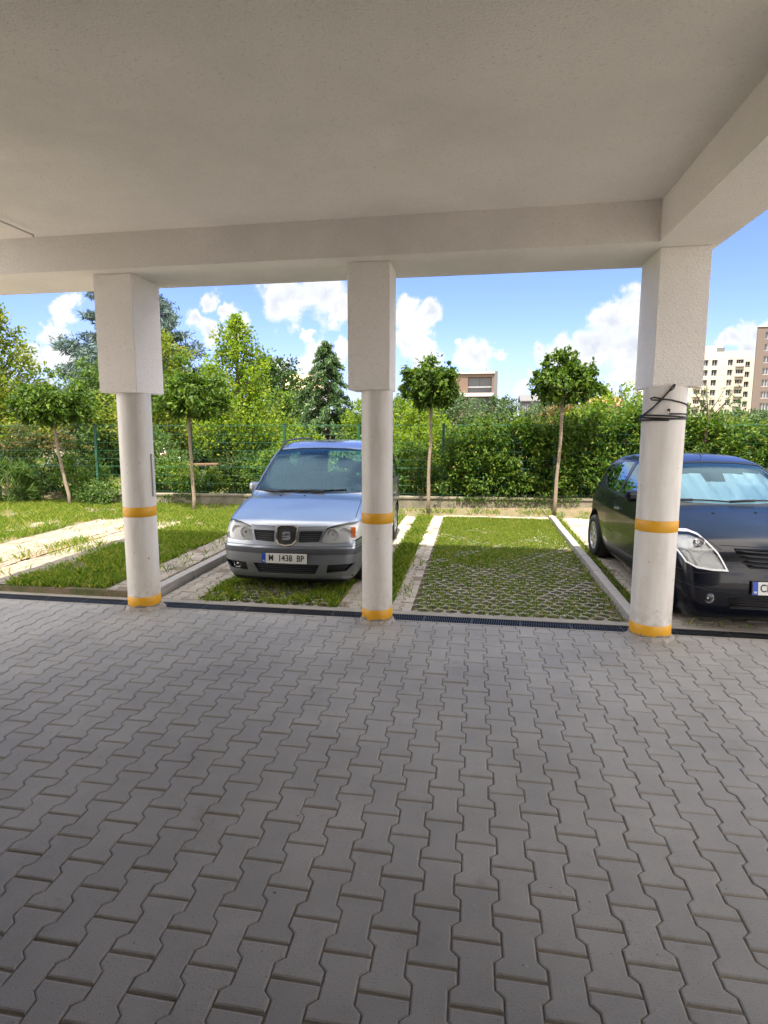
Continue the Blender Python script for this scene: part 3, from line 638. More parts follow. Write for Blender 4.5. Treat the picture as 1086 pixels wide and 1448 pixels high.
def van():
    L = 4.62; side = [(.14, .115), (.04, .19), (.0, .36), (.0, .50), (.015, .575), (.055, .63), (.085, .72), (.115, .79), (.20, .865), (.45, .965), (.80, 1.06), (1.10, 1.115), (1.45, 1.37), (1.78, 1.61), (1.98, 1.71), (2.35, 1.775), (2.9, 1.80), (3.6, 1.785), (4.15, 1.735), (4.36, 1.65), (4.46, 1.40), (4.55, 1.08), (4.61, .85), (4.62, .55), (4.57, .35), (4.46, .24), (4.2, .20), (2.3, .18)]
    c = Car(side, L, .905, 1.80, [(0, .80), (.1, .80), (.2, .84), (.3, .875), (.5, .905), (.8, .90), (1.0, .895), (1.1, .885), (1.35, .83), (1.6, .765), (1.82, .69)], [(0, .90), (.15, .935), (.4, .975), (.8, 1), (3.8, 1), (4.3, .97), (4.62, .93)], k=.10, bow=.18, crown=.020)
    root = empty('parked_minivan', (-2.255, 6.96, 0), 'silver-blue minivan with black roof rails parked on the grass bay, facing the camera', 'minivan')
    fr = lambda q: q.y < 2.1
    sL = lambda q: q.x < -.35; sR = lambda q: q.x > .35
    up = lambda q: q.z > .98
    # wheel arches
    for yc in (.93, 3.77):
        for sd_ in (sL, sR): c.cut(circle(yc, .335, .375), 'x', 50, sd_)
    # windscreen: cut in the front view, only where the shell rises behind the cowl
    ws = [(-.815, 1.135), (-.5, 1.118), (0, 1.11), (.5, 1.118), (.815, 1.135), (.79, 1.22), (.725, 1.47), (.665, 1.66), (.33, 1.69), (0, 1.697), (-.33, 1.69), (-.665, 1.66), (-.725, 1.47), (-.79, 1.22)]
    c.cut([(x * 1.025, z + (.010 if z > 1.5 else -.008)) for x, z in ws], 'y', 6, lambda q: .95 < q.y < 2.25)
    c.cut(ws, 'y', 1, lambda q: .95 < q.y < 2.25, only=6)
    rw = [(-.56, 1.08), (.56, 1.08), (.52, 1.5), (.47, 1.56), (-.47, 1.56), (-.52, 1.5)]
    c.cut(rw, 'y', 2, lambda q: q.y > 4.0)
    # side windows: quarter, front door, rear door, rear quarter
    wins = [[(1.52, 1.16), (1.80, 1.145), (1.80, 1.37)], [(1.86, 1.14), (2.62, 1.13), (2.62, 1.585), (2.15, 1.575), (1.86, 1.41)], [(2.72, 1.13), (3.52, 1.13), (3.52, 1.58), (2.72, 1.59)], [(3.62, 1.13), (4.30, 1.14), (4.20, 1.54), (3.62, 1.57)]]
    for wi, w in enumerate(wins):
        for sj, sd_ in enumerate((sL, sR)): c.cut(w, 'x', 30 + wi * 2 + sj, lambda q, sd_=sd_: sd_(q) and q.z > 1.0)
    # head lamps (front view polygons)
    hl = [(.425, .62), (.62, .615), (.96, .645), (.96, .80), (.90, .855), (.70, .845), (.50, .80), (.465, .745)]
    for s_, pid in ((-1, 4), (1, 5)): c.cut([(x * s_, z) for x, z in soft(hl, 1)], 'y', pid, lambda q: q.y < .60)
    # grille halves and shield
    for s_ in (-1, 1): c.cut([(s_ * .155, .62), (s_ * .405, .63), (s_ * .445, .755), (s_ * .16, .755)], 'y', 7 if s_ < 0 else 17, lambda q: q.y < .4)
    sh = [(-.125, .785), (-.115, .645), (-.08, .60), (0, .588), (.08, .60), (.115, .645), (.125, .785), (.08, .802), (0, .806), (-.08, .802)]
    c.cut([(x * 1.15, z + (.014 if z > .7 else -.014)) for x, z in sh], 'y', 9, lambda q: q.y < .45, only=(0, 7, 17))
    c.cut(sh, 'y', 8, lambda q: q.y < .45, only=(0, 7, 17, 9))
    # bumper: black strip, lower grey plastic, intakes
    c.cut([(-.98, .48), (.98, .48), (.98, .545), (-.98, .545)], 'y', 10, lambda q: q.y < .62)
    c.cut([(-.98, .205), (.98, .205), (.98, .479), (-.98, .479)], 'y', 13, lambda q: q.y < .58)
    c.cut([(-.36, .235), (.36, .235), (.42, .355), (-.42, .355)], 'y', 11, lambda q: q.y < .4, only=(13,))
    for s_ in (-1, 1): c.cut([(s_ * .50, .25), (s_ * .74, .275), (s_ * .84, .37), (s_ * .52, .355)], 'y', 11 if s_ < 0 else 12, lambda q: q.y < .6, only=(13,))
    c.cut([(-.98, .0), (.98, .0), (.98, .165), (-.98, .165)], 'y', 14, lambda q: q.y < .58)
    # panel gaps
    for s_ in (-1, 1):
        c.line([(s_ * .80, .42), (s_ * .79, .75), (s_ * .765, 1.24)], .008, 'z', lambda q: q.z > .7)
        c.line([(s_ * .49, .805), (s_ * .16, .80)], .006, 'y', lambda q: q.y < .5)
    c.line([(-.98, .575), (.98, .575)], .006, 'y', lambda q: q.y < .5)
    for sd_ in (sL, sR):
        for pl in ([(1.30, 1.10), (1.34, .62), (1.42, .35), (1.42, .24)], [(2.67, 1.64), (2.67, .24)], [(3.57, 1.62), (3.57, .75), (3.42, .55)], [(1.42, .24), (3.35, .24)], [(1.36, .56), (3.40, .56)]): c.line(pl, .008, 'x', sd_)
    g = root
    body = c.extract((0, 99), 'body', [M['vanpaint'], M['gap']], g, mats_of={99: 1})
    c.extract((0, 99, 13, 10, 9), 'lining', M['dark'], g, offset=-.022)
    c.extract((6,), 'windscreen_seal', M['black'], g, offset=.001)
    c.extract((1,), 'windscreen', M['glass'], g, offset=-.003)
    c.extract((2,), 'rear_window', M['glass'], g, offset=-.003)
    for pid in range(30, 38): c.extract((pid,), 'side_window', M['glassd'], g, offset=-.004)
    c.extract((14,), 'chin', M['black'], g)
    for pid, s_ in ((4, -1), (5, 1)):
        hld = c.extract((pid,), 'headlight', M['lens'], g, offset=-.001)
        if s_ < 0: hld['label'] = 'clouded headlight without orange indicator'
        c.extract((pid,), 'housing', M['reflect'], hld, offset=-.035)
        b = MB(); y = c.pt(.58 * s_, .72) + .085
        lamp_bowl(b, .565 * s_, y - .075, .712, .062); lamp_bowl(b, .70 * s_, y - .02, .725, .06); b.build('reflector', M['chrome'], hld)
        if s_ > 0:
            b = MB(); b.box(.775, .835, y - .015, y + .02, .67, .80, bev=.01); b.build('indicator', simple('amber', (.75, .18, .03), .3), hld)
    for pid in (7, 17): c.extract((pid,), 'grille_backing', M['black'], g, offset=-.045)
    c.extract((8,), 'badge_field', M['black'], g, offset=-.012)
    c.extract((9,), 'badge_surround', M['chrome'], g, offset=.012)
    c.extract((10,), 'rubbing_strip', M['vandark'], g, offset=.008)
    low = c.extract((13,), 'lower_bumper', M['vanlower'], g, offset=.003)
    for pid in (11, 12, 18): c.extract((pid,), 'air_intake', M['black'], g, offset=-.04)
    # slats
    for s_ in (-1, 1):
        b = MB()
        for k in range(5):
            z = .638 + k * .025; p = [(x * s_, c.pt(x * s_, z) + .012, z) for x in (.15, .22, .30, .37, .425)]; b.tube(p, .0055, 6)
        b.build('grille_slats', M['vandark'], g)
    b = MB()
    for k in range(4):
        z = .25 + k * .025; p = [(x, c.pt(x, z) + .02, z) for x in (-.38, -.2, 0, .2, .38)]; b.tube(p, .004, 5)
    b.build('intake_slats', M['vandark'], g)
    # emblem: a slanted square S cut across by a fine bar
    y = c.pt(0, .70) - .004; b = MB()
    def poly(pts, d0=.0, d1=.016):
        n = len(pts); vs = [(x, y - .0 - d1, z) for x, z in pts] + [(x, y + .02, z) for x, z in pts]; b.add(vs, [tuple(range(n))] + [(i, n + i, n + (i + 1) % n, (i + 1) % n) for i in range(n)])
    Z = .697; poly([(-.052, Z + .012), (-.052, Z + .034), (-.030, Z + .052), (.052, Z + .052), (.052, Z + .030), (-.014, Z + .024), (-.016, Z + .016), (.0, Z + .012)][::-1])
    poly([(-.052, Z - .0), (.030, Z - .0 + .008), (.052, Z - .006), (.052, Z - .034), (.034, Z - .052), (-.052, Z - .052), (-.052, Z - .028), (.012, Z - .026), (.014, Z - .018), (-.052, Z - .014)][::-1])
    poly([(.010, Z + .016), (.052, Z + .022), (.052, Z + .004), (.034, Z + .012)][::-1])
    b.build('emblem', M['chrome'], g)
    pl = plate(g, c.pt(0, .44) - .03, .435, R(4), [(-.155, 0, .10, 'M', M['ink']), (.010, 0, .10, '1438', M['ink']), (.185, 0, .10, 'BP', M['ink']), (-.239, -.034, .022, 'BG', M['platew'])])
    # fog lamps, wipers, washer jets
    b = MB(); lamp_bowl(b, -.66, c.pt(-.66, .32) + .03, .32, .045); b.build('fog_light', M['chrome'], g)
    b = MB()
    for x0, x1, dz in ((-.62, .05, .02), (-.20, .52, .03)):
        P = []
        for k in range(7):
            x = x0 + (x1 - x0) * k / 6; z = 1.118 + dz * (k / 6) + .012; P.append((x, c.pt(x, z, .7) - .012, z))
        b.tube(P, .008, 6)
    b.tube([(-.68, c.pt(-.68, 1.14, .7) - .02, 1.135), (-.45, c.pt(-.45, 1.12, .7) - .03, 1.13), (-.25, c.pt(-.25, 1.14, .7) - .01, 1.14)], .012, 6); b.tube([(.05, c.pt(.05, 1.12, .7) - .02, 1.115), (.22, c.pt(.2, 1.14, .7) - .02, 1.145)], .012, 6)
    b.build('wiper', M['black'], g)
    for x in (-.36, -.02):
        b = MB()
        P = np.array([(x, .98, 1.3)]); zz = np.linspace(1.3, .9, 400); f = c.F(np.stack([np.full(400, x), np.full(400, .98), zz], 1)); z = zz[np.argmax(f < 0)]; b.box(x - .012, x + .012, .965, .99, z - .005, z + .008, bev=.004); b.build('washer_jet', M['black'], g)
    # roof rails
    for s_ in (-1, 1):
        P = []
        for k in range(15):
            y = 1.95 + 1.95 * k / 14; x = .66 * s_ + (.02 * s_ if 2 < k < 12 else 0); zz = np.linspace(1.95, 1.4, 500); f = c.F(np.stack([np.full(500, x), np.full(500, y), zz], 1)); z = zz[np.argmax(f < 0)]; lift = .055 * min(1, k / 2, (14 - k) / 2); P.append((x, y, z + lift))
        b = MB(); b.tube(P, .016, 8); b.build('roof_rail', M['black'], g)
    # mirrors
    for s_ in (-1, 1):
        b = MB(); b.box(s_ * .93 - .10, s_ * .93 + .10, 1.52, 1.64, 1.06, 1.21, bev=.05); mi_ = b.build('mirror', M['vanpaint'], g)
        b = MB(); b.tube([(s_ * .78, 1.62, 1.10), (s_ * .90, 1.60, 1.11)], .03, 8); b.build('mirror_arm', M['black'], mi_)
    for s_ in (-1, 1):
        for y in (2.52, 3.42): b = MB(); b.box(s_ * .915 - .015, s_ * .915 + .015, y - .09, y + .09, .86, .89, bev=.01); b.build('door_handle', M['vanpaint'], g)
    # wheels and dark arches
    for yc in (.93, 3.77):
        for s_ in (-1, 1):
            wheel(g, .775 * s_, yc, .325, .21, s_); b = MB(); mt = Matrix.Translation((.86 * s_, yc, .335)) @ Matrix.Rotation(R(90) * s_, 4, 'Y'); b.lathe([(.378, .0), (.378, -.30), (.001, -.30)], 32, mat=mt); b.build('wheel_arch', M['black'], g)
    b = MB(); b.box(-.80, .80, .2, 4.4, .19, .24); b.build('underbody', M['black'], g)
    # inside
    b = MB(); b.box(-.74, .74, 1.30, 1.78, .86, 1.075, bev=.06); b.build('dashboard', M['dark'], g)
    b = MB(); mt = Matrix.Translation((.38, 1.86, 1.06)) @ Matrix.Rotation(R(62), 4, 'X'); b.lathe([(.19 + .014 * math.cos(a), .014 * math.sin(a)) for a in np.linspace(0, 2 * math.pi, 9)], 28, mat=mt); b.box(-.19, .19, -.02, .02, -.01, .01, mat=mt); b.box(-.06, .06, -.06, .06, -.02, .02, bev=.01, mat=mt); b.build('steering_wheel', M['black'], g)
    for x, y in ((-.38, 2.25), (.38, 2.25), (-.45, 3.1), (0, 3.1), (.45, 3.1)): seat(g, x, y, .62, .5 if abs(x) < .4 and x else .42)
    b = MB(); b.tube([(0, 1.92, 1.67), (0, 1.90, 1.60)], .01, 6); b.box(-.11, .11, 1.87, 1.90, 1.53, 1.60, bev=.02); b.build('rear_view_mirror', M['black'], g)
    return root
van()

def hatch():
    K = 1.07; L = 3.67 * K
    side = [(y * K, z * K) for y, z in [(.17, .085), (.06, .12), (.0, .28), (.0, .44), (.02, .54), (.05, .62), (.10, .70), (.24, .79), (.50, .88), (.80, .955), (1.02, 1.0), (1.30, 1.185), (1.56, 1.345), (1.72, 1.405), (2.1, 1.455), (2.55, 1.46), (3.0, 1.42), (3.30, 1.33), (3.46, 1.12), (3.58, .95), (3.65, .78), (3.67, .5), (3.62, .32), (3.5, .22), (1.8, .17)]]
    c = Car(side, L, .835 * K, 1.46 * K, [(z * K, w * K) for z, w in [(0, .74), (.2, .785), (.35, .815), (.55, .835), (.78, .83), (.95, .79), (1.05, .745), (1.3, .635), (1.5, .54)]], [(0, .88), (.2, .93), (.5, .98), (.8, 1), (2.7, 1.0), (3.4, .96), (3.93, .90)], k=.105, bow=.235, crown=.038)
    root = empty('parked_hatchback', (3.00, 6.33, 0), 'glossy black hatchback with a silver sunshade behind its windscreen, partly hidden by the right pillar', 'hatchback', rz=R(3.4)); root.scale = (1.056,) * 3
    k = lambda p: [(a * K, b_ * K) for a, b_ in p]
    sL = lambda q: q.x < -.3; sR = lambda q: q.x > .3
    for yc in (.70, 3.16):
        for sd_ in (sL, sR): c.cut(circle(yc * K, .31 * K, .345 * K), 'x', 50, sd_)
    ws = k([(-.70, 1.035), (-.4, 1.015), (0, 1.005), (.4, 1.015), (.70, 1.035), (.66, 1.12), (.585, 1.27), (.52, 1.36), (.27, 1.385), (0, 1.39), (-.27, 1.385), (-.52, 1.36), (-.585, 1.27), (-.66, 1.12)])
    c.cut([(x * 1.03, z + (.010 if z > 1.3 else -.008)) for x, z in ws], 'y', 6, lambda q: .85 < q.y < 2.1)
    c.cut(ws, 'y', 1, lambda q: .85 < q.y < 2.1, only=6)
    c.cut(k([(-.5, 1.0), (.5, 1.0), (.44, 1.3), (-.44, 1.3)]), 'y', 2, lambda q: q.y > 3.2)
    for wi, w in enumerate([[(1.50, 1.00), (2.18, .985), (2.12, 1.36), (1.80, 1.33), (1.60, 1.20)], [(2.26, .985), (2.72, 1.0), (3.02, 1.10), (2.88, 1.27), (2.62, 1.345), (2.22, 1.36)], [(3.05, 1.10), (3.22, 1.17), (3.05, 1.27), (2.93, 1.28)]]):
        for sj, sd_ in enumerate((sL, sR)): c.cut(k(w), 'x', 30 + wi * 2 + sj, lambda q, sd_=sd_: sd_(q) and q.z > .95)
    hl = k([(.43, .53), (.55, .528), (.67, .54), (.745, .58), (.79, .68), (.805, .78), (.77, .825), (.63, .832), (.57, .81), (.49, .68)])
    for s_, pid in ((-1, 4), (1, 5)):
        cx_, cz_ = .64 * K, .675 * K; c.cut([(x * s_, z) for x, z in hl], 'y', 40 + pid, lambda q: q.y < .75); c.cut([((cx_ + (x - cx_) * .90) * s_, cz_ + (z - cz_) * .88) for x, z in hl], 'y', pid, lambda q: q.y < .75, only=40 + pid)
    gr = k([(-.36, .72), (-.34, .62), (-.27, .565), (.27, .565), (.34, .62), (.36, .72)]); c.cut(gr, 'y', 7, lambda q: q.y < .4)
    c.cut(k([(-.40, .20), (.40, .20), (.44, .30), (-.44, .30)]), 'y', 11, lambda q: q.y < .4)
    for s_ in (-1, 1):
        c.line(k([(s_ * .36, .735), (s_ * .46, .735)]), .006, 'y', lambda q: q.y < .6); c.line(k([(s_ * .46, .70), (s_ * .62, .86), (s_ * .70, 1.02)]), .007, 'y', lambda q: q.y < 1.3)
        c.line(k([(s_ * .44, .525), (s_ * .66, .50), (s_ * .86, .52)]), .007, 'y', lambda q: q.y < .8)
        c.line(k([(s_ * .30, .345), (s_ * .60, .36), (s_ * .86, .42)]), .010, 'y', lambda q: q.y < .8)
    c.line(k([(-.36, .735), (.36, .735)]), .006, 'y', lambda q: q.y < .6)
    for sd_ in (sL, sR):
        for pl in ([(1.22, 1.0), (1.16, .8), (1.12, .5), (1.16, .24)], [(2.22, 1.37), (2.22, .5), (2.16, .24)], [(2.22, .5), (2.72, .52)], [(1.16, .24), (2.6, .26)], [(1.35, .97), (2.75, .98), (3.05, 1.07)], [(2.70, .52), (2.78, .8), (2.76, 1.0)]): c.line(k(pl), .008, 'x', sd_)
    g = root
    c.extract((0, 99), 'body', [M['carpaint'], M['gap']], g, mats_of={99: 1}); c.extract((0, 99), 'lining', M['dark'], g, offset=-.022)
    c.extract((6,), 'windscreen_seal', M['black'], g, offset=.001); c.extract((1,), 'windscreen', M['glassb'], g, offset=-.003); c.extract((2,), 'rear_window', M['glassd'], g, offset=-.003); [c.extract((pid,), 'side_window', M['glassd'], g, offset=-.004) for pid in range(30, 36)]
    # silver accordion sunshade: same surface set back, folded
    ss = c.extract((1,), 'sunshade', None or simple('silver_foil', (.74, .90, .95), .4, .15, var=.04), g, offset=-.05)
    me = ss.data
    me.polygons.foreach_set('use_smooth', [False] * len(me.polygons))
    for v in me.vertices:
        ph = (v.co.x + .25 * (v.co.z - 1.1)) / .155; tri = abs((ph % 1) - .5) * 2; v.co.y += .07 * tri
    bm = bmesh.new(); bm.from_mesh(me); bmesh.ops.delete(bm, geom=[f for f in bm.faces if f.calc_center_median().z > 1.36 * K - .09 * (1 if abs(f.calc_center_median().x) > .12 else 2)], context='FACES'); bm.to_mesh(me); bm.free()
    a = me.attributes.get('custom_normal')
    if a: me.attributes.remove(a)
    for pid, s_ in ((4, -1), (5, 1)):
        h = c.extract((pid,), 'headlight', M['lens'], g, offset=-.001); c.extract((40 + pid,), 'bezel', M['reflect'], h, offset=.001); c.extract((pid,), 'housing', M['reflect'], h, offset=-.035); b = MB()
        y = c.pt(.6 * s_, .68) + .11; lamp_bowl(b, .60 * s_, y - .075, .655, .075); lamp_bowl(b, .66 * s_, y + .01, .80, .055); b.build('reflector', M['chrome'], h)
        b = MB(); P = [(x * s_, c.pt(x * s_, z) + .03, z) for x, z in ((.545, .745), (.64, .735), (.75, .73), (.83, .735))]; b.tube(P, .012, 6); P = [(x * s_, c.pt(x * s_, z) + .03, z) for x, z in ((.745, .735), (.72, .66), (.70, .60))]; b.tube(P, .012, 6); b.build('lamp_divider', M['reflect'], h)
    c.extract((7,), 'grille_backing', M['black'], g, offset=-.05); c.extract((11,), 'air_intake', M['black'], g, offset=-.05)
    b = MB()
    for kk in range(4):
        z = (.70 - kk * .036) * K; hw = (.345 - kk * .022) * K; b.tube([(x, c.pt(x, z) + .006, z - .012 * (1 - (x / hw)**2)) for x in np.linspace(-hw, hw, 13)], .011, 8)
    b.build('grille_slats', M['carpaint'], g)
    b = MB()
    for kk in range(4): z = (.215 + kk * .024) * K; b.tube([(x, c.pt(x, z) + .02, z) for x in np.linspace(-.43, .43, 9)], .006, 6)
    b.build('intake_slats', M['black'], g)
    for s_ in (-1, 1):
        b = MB(); x = .61 * s_; y = c.pt(x, .285 * K); lamp_bowl(b, x, y - .006, .285 * K, .043); f_ = b.build('fog_light', M['chrome'], g); b = MB(); mt = Matrix.Translation((x, y - .012, .285 * K)) @ Matrix.Rotation(R(90), 4, 'X'); b.lathe([(.001, .004), (.03, .002), (.045, -.004)], 24, mat=mt); b.build('lens', M['lens'], f_)
    plate(g, c.pt(0, .40 * K) - .02, .435, R(6), [(-.155, 0, .092, 'CB', M['ink']), (-.239, -.034, .022, 'BG', M['platew'])])
    b = MB()
    for x0, x1 in ((-.66, -.02), (-.02, .62)):
        P = []
        for q in range(8): x = x0 + (x1 - x0) * q / 7; z = 1.10 + .012 * math.sin(q / 7 * 3.1); P.append((x, c.pt(x, z, .7) - .015, z))
        b.tube(P, .009, 6); b.tube([P[0], P[1], P[2], P[3]], .015, 6)
    b.build('wiper', M['black'], g)
    for x in (-.30, .12):
        b = MB()
        zz = np.linspace(1.2, .8, 400); f = c.F(np.stack([np.full(400, x), np.full(400, .86), zz], 1)); z = zz[np.argmax(f < 0)]; b.box(x - .012, x + .012, .85, .875, z - .005, z + .008, bev=.004); b.build('washer_jet', M['black'], g)
    b = MB(); b.tube([(0, 1.98, 1.535), (0, 2.06, 1.60), (0, 2.12, 1.66)], .004, 5); b.build('aerial', M['black'], g)
    for s_ in (-1, 1):
        b = MB(); b.box(s_ * .93 - .09, s_ * .93 + .09, 1.42, 1.53, 1.04, 1.18, bev=.05); m_ = b.build('mirror', M['carpaint'], g); b = MB(); b.tube([(s_ * .78, 1.54, 1.06), (s_ * .88, 1.50, 1.07)], .03, 8); b.build('mirror_arm', M['black'], m_)
        b = MB(); b.box(s_ * .888 - .016, s_ * .888 + .016, 2.12, 2.30, .86, .89, bev=.01); b.build('door_handle', M['chrome'], g)
    for yc in (.70 * K, 3.16 * K):
        for s_ in (-1, 1):
            wheel(g, .73 * K * s_, yc, .305, .20, s_, spokes=9, rimr=.66); b = MB(); mt = Matrix.Translation((.80 * K * s_, yc, .31 * K)) @ Matrix.Rotation(R(90) * s_, 4, 'Y'); b.lathe([(.347 * K, 0), (.347 * K, -.28), (.001, -.28)], 32, mat=mt); b.build('wheel_arch', M['black'], g)
    b = MB(); b.box(-.74, .74, .2, L - .2, .17, .22); b.build('underbody', M['black'], g)
    b = MB(); b.box(-.68, .68, 1.28, 1.66, .8, .98, bev=.05); b.build('dashboard', M['dark'], g)
    for x, y in ((-.35, 2.0), (.35, 2.0), (-.35, 2.75), (.35, 2.75)): seat(g, x, y, .52, .48)
    return root
hatch()
# ------------------------------------------------------------------ plants
def clumps(n, k, fn, sig, nk=None):
    """n points gathered round k clump centres drawn by fn(k)"""
    c = fn(k); w = RNG.uniform(.4, 1.6, k); w /= w.sum(); i = RNG.choice(k, n, p=w); s = np.asarray(sig) * RNG.uniform(.6, 1.3, (k, 1))
    return c[i] + RNG.normal(size=(n, 3)) * s[i]
def globe(name, label, x, y, h_c, r, trunk_lean=0., squash=1., seed=0, n=5200, shoot=False, group='globe trees standing along the boundary wall'):
    root = empty('globe_tree', (x, y, 0), label, 'tree', group)
    b = MB(); rnd = random.Random(seed); top = Vector((trunk_lean, 0, h_c - r * squash * .55)); P = [Vector((0, 0, -.1))]
    for k in range(1, 7): P.append(Vector((trunk_lean * k / 6 + rnd.gauss(0, .012), rnd.gauss(0, .01), top.z * k / 6)))
    b.tube(P, [.048, .042, .038, .036, .034, .034, .04], 9)
    for k in range(16):
        a = rnd.uniform(0, 6.28); e = rnd.uniform(.1, 1.3); L = r * rnd.uniform(.6, .95); d = Vector((math.cos(a) * math.cos(e), math.sin(a) * math.cos(e), math.sin(e))); q = P[-1]; b.tube([q, q + d * L * .5 + Vector((0, 0, .03)), q + d * L], [.018, .010, .004], 5)
    b.build('trunk', M['bark'], root)
    def shell(k):
        d = unit(RNG.normal(size=(k, 3))); az = np.arctan2(d[:, 1], d[:, 0]); rr = RNG.uniform(.2, 1.0, k)**.5 * (1 + .10 * np.sin(3 * az + seed * 1.7) + .09 * np.sin(5 * d[:, 2] * 2 + seed) + .07 * np.sin(7 * az + 4 * d[:, 2])); q = d * (rr * RNG.uniform(.82, 1.04, k))[:, None]; q[:, 2] *= squash; q[:, 2] = np.maximum(q[:, 2], -.62 * squash + .12 * RNG.normal(size=k)); return q * r
    P = clumps(int(n * 1.15), 120, shell, r * .105); P = np.concatenate([P, clumps(n // 9, 22, lambda k: unit(RNG.normal(size=(k, 3)) + [0, 0, .3]) * r * 1.06, r * .07)] + ([clumps(230, 4, lambda k: np.array([r * 1.28, 0, -.12]) + RNG.normal(size=(k, 3)) * .07, .07), clumps(160, 3, lambda k: np.array([r * 1.0, 0, -.16]) + RNG.normal(size=(k, 3)) * .06, .06)] if shoot else []))
    P[:, 2] = np.where(P[:, 2] < -.55 * r * squash, -.55 * r * squash + RNG.normal(size=len(P)) * .07, P[:, 2])
    leaves('crown', P + [trunk_lean, 0, h_c], .105, M['l_globe'], root, out=P, aspect=.50, up=1.0, droop=.6, sizevar=.5)
    return root
globe('a', 'globe tree with a thin bare trunk, leftmost of the row by the wall', -9.75, 13.25, 2.48, .80, -.32, .70, 1, 6500)
globe('b', 'globe tree between the left pillar and the silver minivan', -6.32, 12.85, 2.64, .80, -.02, .74, 2, 7000)
globe('c', 'globe tree right of the middle pillar, near the brown building', -1.02, 13.75, 2.88, .62, .03, .98, 3)
globe('d', 'globe tree right of the empty grass bay, tallest and with one leafy side shoot', 1.78, 13.85, 2.95, .62, .08, 1.0, 4, shoot=True)
# the side shoot of the last globe tree is part of its crown
# sparse young tree behind the hatchback
def young():
    root = empty('young_tree', (5.0, 14.55, .3), 'young tree with thin bare upright twigs behind the black hatchback', 'tree'); b = MB(); b.tube([(0, 0, 0), (.0, 0, .9), (.04, 0, 1.75), (.05, 0, 2.05)], [.05, .045, .04, .03], 8); rnd = random.Random(9); pts = []
    for k in range(13):
        a = rnd.uniform(0, 6.28); e = rnd.uniform(.7, 1.3); L = rnd.uniform(.5, 1.2); q = Vector((.04, 0, rnd.uniform(1.65, 2.05))); d = Vector((math.cos(a) * math.cos(e), math.sin(a) * math.cos(e) * .6, math.sin(e))); b.tube([q, q + d * L * .5, q + d * L + Vector((0, 0, .08))], [.014, .008, .003], 5)
        for t in np.linspace(.1, .9, 7): pts.append(q + d * L * t)
    b.build('trunk', M['barkd'], root); leaves('crown', np.repeat(np.array(pts), 4, 0) + RNG.normal(size=(len(pts) * 4, 3)) * .05, .05, M['l_mid'], root, up=.5)
young()
def tree(label, x, y, h, prof, mat, n, lsize, z0=0., nl=60, rise=.7, trunk_r=.09, bark='barkd', sig=.13, name='deciduous_tree', group=None, t0=.12, droop=.1, aspect=.55, seed=1, cat='tree', curve=0.):
    root = empty(name, (x, y, z0), label, cat, group); rnd = random.Random(seed); b = MB(); pts = []; outs = []
    b.tube([(0, 0, -.1), (rnd.gauss(0, .03), 0, h * .3), (rnd.gauss(0, .05), rnd.gauss(0, .05), h * .65), (0, 0, h * .97)], [trunk_r, trunk_r * .8, trunk_r * .5, .012], 7)
    zs = [i / (nl - 1) for i in range(nl)]
    for i in range(nl):
        t = t0 + (1 - t0) * zs[i]**.9; a = i * 2.39996 + rnd.gauss(0, .3); rr = prof(t) * rnd.uniform(.72, 1.12); e = rise + rnd.gauss(0, .12); L = rr / max(.35, math.cos(e)); q = Vector((0, 0, max(.05, t * h - (L * math.sin(e) * .8 if rise > 0 else 0))))
        d = Vector((math.cos(a) * math.cos(e), math.sin(a) * math.cos(e), math.sin(e))); mid = q + d * L * .5; end = q + d * L + Vector((0, 0, curve * L)); b.tube([q, mid, end], [max(.006, L * .018), L * .01, .003], 4, caps=False)
        m = max(6, int(n / nl * (.3 + L / (prof(.4) + .2)))); u = RNG.uniform(.12, 1.05, m)**.75; base = np.outer(1 - u, [*q]) + np.outer(u, [*end]) + (np.array([*mid]) - (np.array([*q]) + np.array([*end])) / 2)[None] * (4 * u * (1 - u))[:, None]
        tw = RNG.normal(size=(m, 3)) * sig * (.5 + L * .28); tw[:, 2] *= .75; pts.append(base + tw); outs.append(np.tile([d.x, d.y, d.z], (m, 1)) + tw / (sig + .01) * .5)
    b.build('trunk', M[bark], root); P = np.concatenate(pts); O = np.concatenate(outs); leaves('crown', P, lsize, M[mat], root, out=O, aspect=aspect, up=.8, droop=droop); return root
cone = lambda r, p=.8: (lambda t: r * (1 - t)**p + .06)
oval = lambda r: (lambda t: r * math.sqrt(max(.03, 1 - (2 * (t - .42) / 1.18)**2)))
tree('tall bright lime-green tree rising between the left pillar and the minivan roof', -7.25, 18, 5.3, lambda t: 1.75 * min(1, (1 - t)**.75 * 1.25) + .08, 'l_lime', 15000, .105, nl=90, rise=.85, sig=.13, seed=11, t0=.05)
tree('yellow-green tree at the far left edge, its shoots reaching up to the beam', -15.9, 18.2, 6.2, lambda t: 2.3 * min(1, (1 - t)**.8 * 1.3) + .08, 'l_gold', 15000, .13, nl=80, rise=.8, sig=.15, seed=12, t0=.05)
tree('golden-leaved tree in front of the blue spruce, behind the left pillar', -10.7, 19.6, 5.15, lambda t: 2.0 * min(1, (1 - t)**.6 * 1.2) + .08, 'l_gold', 15000, .12, nl=80, rise=.85, sig=.15, seed=13, t0=.05)
tree('dark leafy tree behind the leftmost globe tree', -13.0, 20.5, 4.35, oval(2.0), 'l_mid', 12000, .14, nl=60, rise=.6, sig=.16, seed=14)
tree('dark green tree between the lime-green tree and the cedar', -8.2, 24, 4.7, oval(2.0), 'l_dark', 12000, .15, nl=60, rise=.6, sig=.16, seed=15, t0=.05)
tree('rounded green tree just left of the cedar, under the tan house roof', -6.9, 21, 3.2, oval(1.4), 'l_mid', 9000, .12, nl=50, rise=.6, sig=.14, seed=16, t0=.02)
